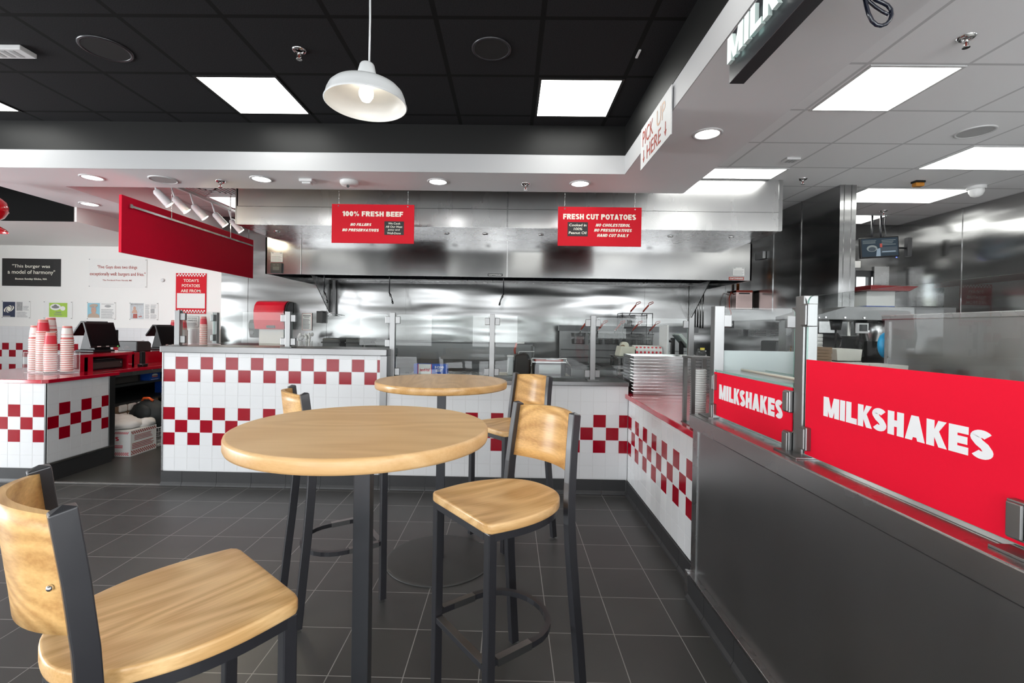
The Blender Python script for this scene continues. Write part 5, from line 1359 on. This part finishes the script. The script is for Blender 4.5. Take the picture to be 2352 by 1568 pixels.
stacks = [(-4.655, 4.56, 1.355, 'white', 'white', 'leftmost'), (-4.56, 4.54, 1.415, 'red', 'white', 'second'), (-4.445, 4.50, 1.290, 'red', 'red', 'front'), (-4.335, 4.555, 1.355, 'white', 'white', 'rightmost'), (-4.60, 4.655, 1.435, 'white', 'white', 'tallest rear')]
for x, y, zt, kt, kn, nm_ in stacks:
    z = zt - .148; k = 0; n_ = int((z - .90) / .0215)
    for k in range(n_): put(kn if k % 4 else 'red' if kn == 'red' else 'white', x, y, .90 + k * .0215 + (z - .90 - n_ * .0215), f'nested upside down paper cup within the {nm_} cup stack', f'cups nested in the {nm_} stack')
    put(kt, x, y, z, f'topmost {kt} paper cup of the {nm_} cup stack on the island', 'top cups of the stacks')
t = thing('cup_holder', (-4.5, 4.52, .892), 'clear acrylic box holding the paper cup stacks on the island', 'holder')
P = [(-4.73, 4.52), (-4.44, 4.425), (-4.25, 4.60), (-4.55, 4.735)]
mb = MB()
for a, b in zip(P, P[1:] + P[:1]):
    A_, B_ = Vector((*a, 0)), Vector((*b, 0)); mb.bar(A_ + Vector((0, 0, .992)), B_ + Vector((0, 0, .992)), .003, .2)
mb.prism(P, .892, .895); mb.build('walls', acryl, t)
mb = MB().tube([(*p, .896) for p in P], .0022, 5, closed=True).tube([(*p, 1.092) for p in P], .0016, 5, closed=True)
for p in P: mb.cyl((*p, .893), (*p, 1.092), .0018, n=5)
mb.build('edges', mat('bright acrylic edge', (.75, .8, .78), .2), t)
# cups behind the guard at the tall counter
for k in range(11):
    o = put('red', -2.80, 4.27, 1.201 + k * .0215 - 0, 'nested paper cup in the stack behind the left guard post', 'cups nested behind the left guard post'); o.scale = (.62, .62, .62)
    o.location.z = 1.201 + k * .017
for k, (x, lab) in enumerate(((-5.0, 'upside down red cup on top of the far shelf, left of the pair'), (-4.86, 'upside down red cup on top of the far shelf, right of the pair'))):
    o = put('red', x, 6.95, 1.03 + .27, lab, 'cups behind the second register'); 
    st_ = B(x - .045, 6.91, 1.031, x + .045, 6.99, 1.30, 'cup_sleeve', paper); tag(st_, f'white sleeve of cups behind the second register, {"left" if k == 0 else "right"} one', 'cup sleeve', 'cup sleeves behind the second register')

# ------------------------------------------------------------------ registers
def pos_terminal(x, y, z, label, s_=1.0, yaw=0.0):
    t = thing('register_terminal', (x, y, z), label, 'register', None, yaw)
    # local: screen faces +X with a slight lean back, customer display on the far side
    MB().box(-.13, -.12, 0, .12, .12, .028).build('foot', black_pl, t, local=True, bevel=.008)
    MB().prism([(-.10, .028), (.10, .028), (.02, .28), (-.02, .30)], -.09, .09, lambda u, v, q: (u, q, v)).build('stand', black_pl, t, local=True, bevel=.005)
    MB().prism([(.115, .05), (.14, .055), (.045, .335), (.02, .335)], -.165, .165, lambda u, v, q: (u, q, v)).build('screen_housing', black_pl, t, local=True, bevel=.004)
    MB().prism([(.139, .085), (.1405, .0855), (.0555, .315), (.054, .315)], -.15, .15, lambda u, v, q: (u, q, v)).build('screen', screen_m, t, local=True)
    MB().prism([(.02, .325), (.02, .345), (-.06, .345), (-.175, .20), (-.165, .18), (-.05, .325)], -.12, .12, lambda u, v, q: (u, q, v)).build('customer_display', black_pl, t, local=True, bevel=.004)
    MB().box(.05, .166, .13, .09, .185, .25).build('card_reader', black_pl, t, local=True, bevel=.004)
    MB().box(.137, -.10, .062, .1425, -.06, .072).box(.137, .0, .062, .1425, .03, .072).build('sticker', paper, t, local=True)
    MB().box(.137, .13, .062, .1425, .138, .067).build('power_led', led_g, t, local=True)
    return t
pos_terminal(-4.66, 5.24, 1.06, 'black register terminal with a large dark screen on the red stand', yaw=-.15)
t = pos_terminal(-4.9, 6.60, 1.03, 'second black register terminal partly behind the guard post', yaw=-.15)
t = thing('receipt_printer', (-4.85, 6.0, 1.03), 'dark receipt printer on the red stand between the registers', 'printer')
MB().prism([(5.88, 1.03), (6.12, 1.03), (6.12, 1.13), (6.08, 1.16), (5.88, 1.165)], -4.95, -4.70, lambda u, v, q: (q, u, v)).build('body', dark_pl, t, bevel=.012, seg=3)
MB().box(-4.84, 6.06, 1.163, -4.78, 6.10, 1.17).build('paper_slip', paper, t)
t = thing('glass_jar', (-4.6, 5.42, 1.06), 'low clear glass dish on the red stand beside the first register', 'dish')
MB().lathe([(.03, 1.062), (.055, 1.075), (.06, 1.10), (.04, 1.115), (.02, 1.13)], (-4.42, 5.34, 0), 20).build('bowl', acryl, t)
t = thing('cash_drawer', (-4.6, 5.09, .885), 'black cash drawer in the opening of the red stand', 'cash drawer')
MB().box(-4.82, 4.875, .887, -4.40, 5.30, .985).build('body', black_pl, t, bevel=.004)
MB().box(-4.40, 4.895, .9, -4.392, 5.28, .965).build('front', mat('brown grey metal', (.07, .06, .055), .4, metal=.3), t, bevel=.002); MB().cyl((-4.39, 5.26, .95), (-4.385, 5.26, .95), .01, n=12).build('lock', chrome, t)
MB().box(-4.75, 4.95, .99, -4.40, 5.2, 1.0).build('clipboard', dark_pl, t)
t = thing('card_terminal', (-4.3, 5.5, .885), 'black handheld card reader in a cradle on the red counter', 'card reader')
MB().box(-4.33, 5.42, .885, -4.26, 5.50, .915).build('cradle', black_pl, t, bevel=.008); MB().box(-4.31, 5.425, .915, -4.285, 5.49, 1.06).build('handset', black_pl, t, bevel=.006); MB().box(-4.332, 5.418, .913, -4.258, 5.502, .918).build('rim', chrome, t)
# small acrylic rest things next to the dish
tag(B(-4.52, 5.28, 1.06, -4.36, 5.39, 1.064, 'paper_slips', paper), 'loose white papers under the glass dish', 'papers')

# ------------------------------------------------------------------ under the register counter
t = thing('shelving_unit', (-4.62, 6.1, 0), 'black shelving with grey corner clamps under the register counter', 'shelves')
mb = MB()
for x in (-5.1, -4.36):
    for y in (5.0, 5.95, 6.75): mb.box(x - .022, y - .022, 0, x + .022, y + .022, .80)
mb.build('uprights', black_pl, t)
for z in (.22, .46, .67):
    MB().box(-5.12, 4.95, z, -4.36, 6.8, z + .03).build('shelf', dark_pl, t)
mb = MB()
for y in (5.95, 6.75):
    for z in (.05, .18, .46, .66, .77): mb.box(-4.39, y - .035, z - .03, -4.325, y + .035, z + .04)
mb.build('clamps', mat('grey clamp plastic', (.25, .26, .25), .5), t)
def carton(x0, y0, z0, x1, y1, z1, label, logo=True):
    t = thing('blue_carton', ((x0 + x1) / 2, (y0 + y1) / 2, z0), label, 'carton')
    MB().box(x0, y0, z0, x1, y1, z1).build('box', blue_card, t)
    F = RIGHTF(x1, y0, z0); w, h = y1 - y0, z1 - z0; mb = MB(); fell(mb, F, w * .5, h * .62, w * .26, h * .16); lines(mb, F, w * .15, h * .08, w * .85, h * .2, 1); mb.build('print', paper, t)
    mb = MB(); frect(mb, F, w * .25, h * .35, w * .75, h * .55); mb.build('band', cup_p, t)
carton(-4.5, 5.62, .70, -4.34, 5.80, .80, 'blue carton on the top shelf under the register counter')
carton(-4.62, 6.08, .49, -4.34, 6.24, .64, 'blue carton on the middle shelf, left of the grey clamped post')
carton(-4.62, 6.4, .49, -4.34, 6.62, .66, 'blue carton on the middle shelf, right of the grey clamped post')
t = thing('shelf_drawer', (-4.6, 5.3, .70), 'dark metal drawer box on the top shelf under the counter', 'drawer')
MB().box(-4.9, 5.05, .70, -4.37, 5.52, .79).build('box', black_pl, t, bevel=.003); MB().box(-4.369, 5.08, .71, -4.366, 5.48, .78).build('front', mat('brown black metal', (.05, .045, .04), .4), t)
mb = MB()
t = thing('napkin_pack', (-4.5, 5.5, .25), 'torn brown carton packed with white paper rolls on the lower shelf', 'carton')
MB().box(-4.8, 5.05, .26, -4.36, 5.45, .455).build('carton', brown_card, t)
for k in range(4):
    for j in range(2):
        MB().box(-4.7, 5.20 + k * .13, .262 + j * .12, -4.345, 5.32 + k * .13, .372 + j * .095).build('roll', paper, t, bevel=.02)
MB().box(-4.8, 5.74, .26, -4.35, 5.78, .47).build('flap', brown_card, t)
t = thing('cardboard_box', (-4.13, 5.0, 0), 'white carton with red checks and lettering on the kitchen floor', 'box')
MB().box(-4.37, 4.83, 0, -3.92, 5.19, .27).build('carton', paper, t, bevel=.002)
F = FRONT(-4.37, 4.83, 0); mb = MB(); checker(mb, F, .23, .012, 19, 3, .0105); mb.build('checks', cup_r, t); mb = MB(); checker(mb, F, .23, .235, 19, 2, .0105, ph=1); mb.build('checks', cup_r, t)
block('YS', F, .24, .165, .33, .205, cup_r, t)
mb = MB(); lines(mb, F, .26, .09, .37, .125, 2, .5); mb.build('print', cup_r, t)
F = RIGHTF(-3.92, 4.83, 0); mb = MB(); checker(mb, F, .01, .015, 24, 3, .0142); mb.build('checks', txt_red, t); mb = MB(); checker(mb, F, .01, .23, 24, 2, .0142, ph=1); mb.build('checks', txt_red, t)
mb = MB(); lines(mb, F, .02, .075, .32, .14, 4, .45, jag=.15); lines(mb, F, .05, .16, .33, .22, 4, .4, jag=.4); mb.build('print', txt_red, t)
t = thing('towel_pile', (-4.15, 5.0, .27), 'heap of white terry towels on the carton', 'towels')
def blob(c, r, s_, n=20, amp=.012, seed=1):
    mb = MB().sphere(c, r, *s_, n=n); rr = random.Random(seed)
    for v in mb.bm.verts:
        d = (v.co - Vector(c)); v.co += d.normalized() * amp * (math.sin(v.co.x * 60 + seed) + math.sin(v.co.y * 45 + v.co.z * 70)) * .8; v.co.z = max(v.co.z, c[2] - r * s_[2] * .55)
    return mb
blob((-4.16, 4.98, .315), .22, (1.0, .75, .32), 28, .008, 2).build('towel', cloth_w, t); blob((-4.2, 5.02, .355), .16, (1.0, .8, .3), 28, .008, 5).build('towel', cloth_w, t); blob((-3.99, 5.12, .30), .11, (.8, 1, .5), 24, .008, 7).build('towel', cloth_w, t)
t = thing('wire_basket', (-4.1, 5.42, 0), 'white wire basket behind the carton of towels', 'basket')
mb = MB()
for z, s_ in ((.02, .85), (.07, .89), (.12, .93), (.17, .97), (.22, 1.0)):
    mb.tube([(-4.12 + a * .19 * s_, 5.40 + b * .17 * s_, z) for a, b in ((-1, -1), (1, -1), (1, 1), (-1, 1))], .003 if z < .2 else .006, 5, closed=True)
for k in range(9):
    a = -1 + k / 4
    for q in (-1, 1):
        mb.tube([(-4.12 + a * .19, 5.40 + q * .17, .22), (-4.12 + a * .19 * .85, 5.40 + q * .17 * .85, .01)], .002, 4); mb.tube([(-4.12 + q * .19, 5.40 + a * .17, .22), (-4.12 + q * .19 * .85, 5.40 + a * .17 * .85, .01)], .002, 4)
mb.prism([(-4.28, 5.26), (-3.96, 5.26), (-3.96, 5.54), (-4.28, 5.54)], .0, .012)
mb.build('wires', white_pl, t)
t = thing('backpack', (-4.13, 5.40, .2), 'dark backpack with orange trim resting in the wire basket', 'backpack')
blob((-4.16, 5.40, .30), .21, (1.0, .75, 1.02), 26, .006, 3).build('body', cloth_k, t)
MB().tube([(-4.22, 5.36, .50), (-4.19, 5.35, .53), (-4.13, 5.35, .532), (-4.09, 5.36, .50)], .014, 8).build('handle', orange_m, t)
MB().sphere((-4.15, 5.28, .37), .10, 1, .5, 1, n=14).build('pocket', cloth_k, t)

# ------------------------------------------------------------------ right hand kitchen
t = thing('perforated_shelf', (3.6, 6.5, 1.34), 'long perforated steel rail fixed to the partition', 'rail')
MB().box(3.585, 5.72, 1.335, 3.64, 7.12, 1.44).build('rail', st, t, bevel=.003)
F = LEFTF(3.585, 7.12, 1.335); mb = MB()
for j in range(3):
    for k in range(44):
        if 17 <= k <= 20 or 31 <= k <= 32: continue
        frect(mb, F, .03 + k * .028, .02 + j * .028, .045 + k * .028, .032 + j * .028, 0, .0008)
mb.build('holes', black_s, t)
t = thing('prep_cabinet', (3.5, 6.4, 0), 'dark steel cabinet against the partition under the perforated rail', 'cabinet')
MB().box(3.05, 5.45, 0, 3.64, 7.15, .92).build('body', st_dark, t, bevel=.004); MB().box(3.02, 5.42, .92, 3.645, 7.15, .95).build('worktop', st, t, bevel=.003)
MB().box(3.15, 5.6, .95, 3.6, 5.95, 1.30).build('canister_box', dark_pl, t, bevel=.02)
# milkshake machine cabinet
t = thing('shake_cabinet', (2.4, 1.4, 0), 'tall stainless machine cabinet behind the big milkshake sign', 'machine')
MB().box(2.0, .2, 0, 2.75, 2.54, 1.475).build('body', st_panel, t, bevel=.004)
MB().box(1.99, .19, 1.47, 2.76, 2.55, 1.495).build('top', st, t, bevel=.004)
MB().box(1.993, 2.50, 0, 2.0, 2.51, 1.46).build('edge_trim', st, t)
t = thing('cleaning_pad', (2.0, 2.57, 1.25), 'bright blue rounded pad at the corner of the machine cabinet', 'pad')
MB().sphere((2.035, 2.575, 1.335), .07, .55, .4, 1.0, n=20).build('pad', blue_pl, t)
t = thing('shake_counter', (1.7, 2.2, 0), 'white work counter behind the milkshake signs', 'counter')
MB().box(1.30, .1, .90, 1.98, 2.62, .93).box(1.78, .1, 0, 1.97, 2.6, .9).build('worktop', st, t)
t = thing('napkin_stack', (1.6, 2.5, .93), 'stack of brown paper napkins seen above the big milkshake sign', 'napkins')
mb = MB(); rr = random.Random(4)
for k in range(26): mb.box(1.485 + rr.uniform(-.005, .005), 2.33, .932 + k * .0152, 1.585 + rr.uniform(-.006, .004), 2.5, .932 + k * .0152 + .0138)
mb.build('napkins', brown_card, t)
def takeout(x, y, n_, label, g):
    for k in range(n_):
        t = thing('takeout_carton', (x, y, .93 + k * .065), label + (', topmost of its pile' if k == n_ - 1 else ''), 'carton', g)
        z = .93 + k * .065
        MB().prism([(x - .06, z), (x + .06, z), (x + .066, z + .060), (x - .066, z + .060)], y - .09, y + .09, lambda u, v, q: (u, q, v)).build('tray', cream_w, t, bevel=.002)
cream_w = mat('cream carton', (.62, .61, .56), .55, var=.03)
takeout(1.655, 2.36, 5, 'cream takeout carton in the left pile behind the big sign', 'cartons of the left pile'); takeout(1.79, 2.30, 5, 'cream takeout carton in the right pile behind the big sign', 'cartons of the right pile'); takeout(1.74, 2.52, 6, 'cream takeout carton in the rear pile behind the big sign', 'cartons of the rear pile')
t = thing('spindle_mixer', (2.4, 3.3, .9), 'stainless milkshake mixer with angled hood behind the big glass pane', 'mixer')
MB().prism([(2.10, 1.49), (2.10, 1.52), (2.30, 1.58), (2.76, 1.58), (2.76, 1.49)], 3.25, 3.75, lambda u, v, q: (u, q, v)).build('hood', st_dark, t, bevel=.003)
MB().box(2.70, 3.3, .93, 2.76, 3.7, 1.49).box(2.10, 3.6, .93, 2.16, 3.7, 1.49).build('column', st, t)
mb = MB()
for k in range(3): mb.cyl((2.30 + k * .17, 3.35, 1.49), (2.30 + k * .17, 3.35, 1.42), .04, .03, 16); mb.cyl((2.30 + k * .17, 3.35, 1.42), (2.30 + k * .17, 3.35, 1.26), .006, n=8)
mb.build('spindles', black_pl, t)
MB().box(2.40, 3.28, 1.40, 2.475, 3.3, 1.47).build('switch_frame', white_pl, t); MB().box(2.413, 3.275, 1.415, 2.462, 3.281, 1.46).build('switch', dark_pl, t)
MB().lathe([(.05, .0), (.07, .05), (.075, .12), (.05, .14)], (2.58, 3.38, 1.345), 24).build('mixing_cup', st, t)
mb = MB()
for k in range(4): mb.cyl((2.115, 3.249, 1.503), (2.115, 3.246, 1.503), .005, n=8)
for k in range(5): mb.cyl((2.16 + k * .13, 3.25, 1.505), (2.16 + k * .13, 3.244, 1.505), .006, n=8)
mb.build('bolts', chrome, t)
t = thing('mixer_counter', (2.4, 3.5, 0), 'dark steel counter under the milkshake mixer', 'counter')
MB().box(1.75, 3.22, 0, 2.95, 3.9, .93).build('body', st_dark, t, bevel=.003)
t = thing('steel_canister', (2.25, 3.55, .93), 'round stainless canister under the milkshake mixer', 'canister')
MB().cyl((2.30, 3.5, .93), (2.30, 3.5, 1.36), .12, n=32).build('body', st, t); MB().cyl((2.30, 3.5, 1.36), (2.30, 3.5, 1.40), .125, .10, n=32).build('lid', black_pl, t)
t = thing('cup_column', (2.12, 3.3, .93), 'tall column of nested white cups left of the steel canister', 'cups')
mb = MB()
for k in range(17): mb.lathe([(.034, 0), (.040, .003), (.041, .024), (.036, .027)], (2.13, 3.3, .932 + k * .027), 20)
mb.build('cups', paper, t)
t = thing('ribbed_unit', (2.62, 3.75, .93), 'dark ribbed appliance at the back of the mixer counter', 'appliance')
MB().box(2.45, 3.72, .93, 2.72, 3.88, 1.38).build('body', dark_pl, t, bevel=.006)
mb = MB()
for k in range(12): mb.box(2.47, 3.712, 1.0 + k * .028, 2.62, 3.72, 1.012 + k * .028)
mb.build('ribs', black_s, t)
# far right corner: table, cartons, monitor
t = thing('pass_table', (4.8, 6.4, 0), 'tall stainless table in front of the drive-through window', 'table')
MB().box(4.2, 5.9, 1.68, 5.5, 6.9, 1.74).box(4.2, 5.88, 1.60, 5.5, 5.9, 1.74).build('top', st_dark, t, bevel=.003)
mb = MB()
for x in (4.25, 5.45):
    for y in (5.95, 6.85): mb.cyl((x, y, 0), (x, y, 1.68), .022, n=12)
mb.build('legs', st, t); MB().box(4.22, 5.92, .9, 5.48, 6.88, .93).build('lower_shelf', st, t)
t = thing('blue_white_carton', (5.0, 6.4, 1.74), 'white carton with a blue band on the tall steel table', 'carton')
MB().box(4.72, 6.3, 1.775, 5.09, 6.55, 1.965).build('upper', paper, t); MB().box(4.72, 6.3, 1.74, 5.09, 6.55, 1.775).build('band', blue_card, t)
t = thing('red_tray', (5.0, 6.4, 1.97), 'dark red tray lying on the white and blue carton', 'tray')
MB().prism([(4.70, 1.966), (5.20, 1.966), (5.32, 2.03), (4.70, 2.04)], 6.2, 6.6, lambda u, v, q: (u, q, v)).build('tray', mat('dark red plastic', (.16, .01, .012), .35), t, bevel=.005)
t = thing('wire_rack', (5.3, 6.3, 1.74), 'flat black wire rack on the tall steel table', 'rack')
mb = MB()
for k in range(7): mb.tube([(5.16 + k * .04, 6.0, 1.76), (5.16 + k * .04, 6.4, 1.76)], .004, 5)
mb.tube([(5.14, 6.0, 1.755), (5.44, 6.0, 1.755), (5.44, 6.4, 1.755), (5.14, 6.4, 1.755)], .006, 6, closed=True); mb.build('rack', black_mt, t)
t = thing('wall_monitor', (5.1, 6.6, 2.44), 'wall monitor showing camera views in the far right corner', 'monitor')
Fm = Fr((4.80, 6.52, 2.43), (1, -.03, .07), (-.07, 0, 1)); mb = MB(); frect(mb, Fm, 0, 0, .51, .28, -.04, .04); mb.build('housing', black_pl, t, bevel=.006)
scr = lambda c: emis('screen tone %.2f' % c[0], c, .5)
mb = MB(); frect(mb, Fm, .015, .02, .495, .265, .0005, .0006); mb.build('screen', scr((.05, .07, .09)), t)
mb = MB(); fell(mb, Fm, .15, .13, .07, .045, .0012, .0004); fell(mb, Fm, .15, .12, .05, .03, .0017, .0004, 1); fpoly(mb, Fm, [(.20, .02), (.26, .02), (.26, .13), (.215, .12)], .0013, .0004, 2); frect(mb, Fm, .265, .06, .48, .14, .0013, .0004, 1); lines(mb, Fm, .03, .2, .23, .25, 3, .3, .0013); lines(mb, Fm, .28, .17, .47, .25, 4, .3, .0013); frect(mb, Fm, .28, .07, .46, .085, .002, .0004, 2); frect(mb, Fm, .255, .14, .285, .19, .002, .0004, 3)
mb.build('picture', [scr((.3, .34, .34)), scr((.09, .11, .13)), scr((.33, .42, .5)), scr((.55, .12, .1))], t)
MB().box(5.27, 6.515, 2.452, 5.285, 6.52, 2.458).build('led', led_b, t)
MB().cyl((5.1, 6.60, 2.6), (5.58, 6.72, 2.62), .015, n=8).box(5.56, 6.68, 2.50, 5.62, 6.74, 2.76).build('wall_arm', black_mt, t)
mb = MB()
for x in (5.0, 5.12): mb.cyl((x, 6.60, 2.68), (x, 6.60, 3.04), .013, n=8)
mb.tube([(5.16, 6.6, 2.68), (5.19, 6.6, 2.8), (5.17, 6.6, 2.9), (5.18, 6.6, 3.04)], .006, 6); mb.build('cables', black_mt, t)
tag(B(5.10, YB - .02, 2.40, 5.28, YB - .005, 2.50, 'paper_note', paper), 'small blank white note on the wall under the monitor', 'note')
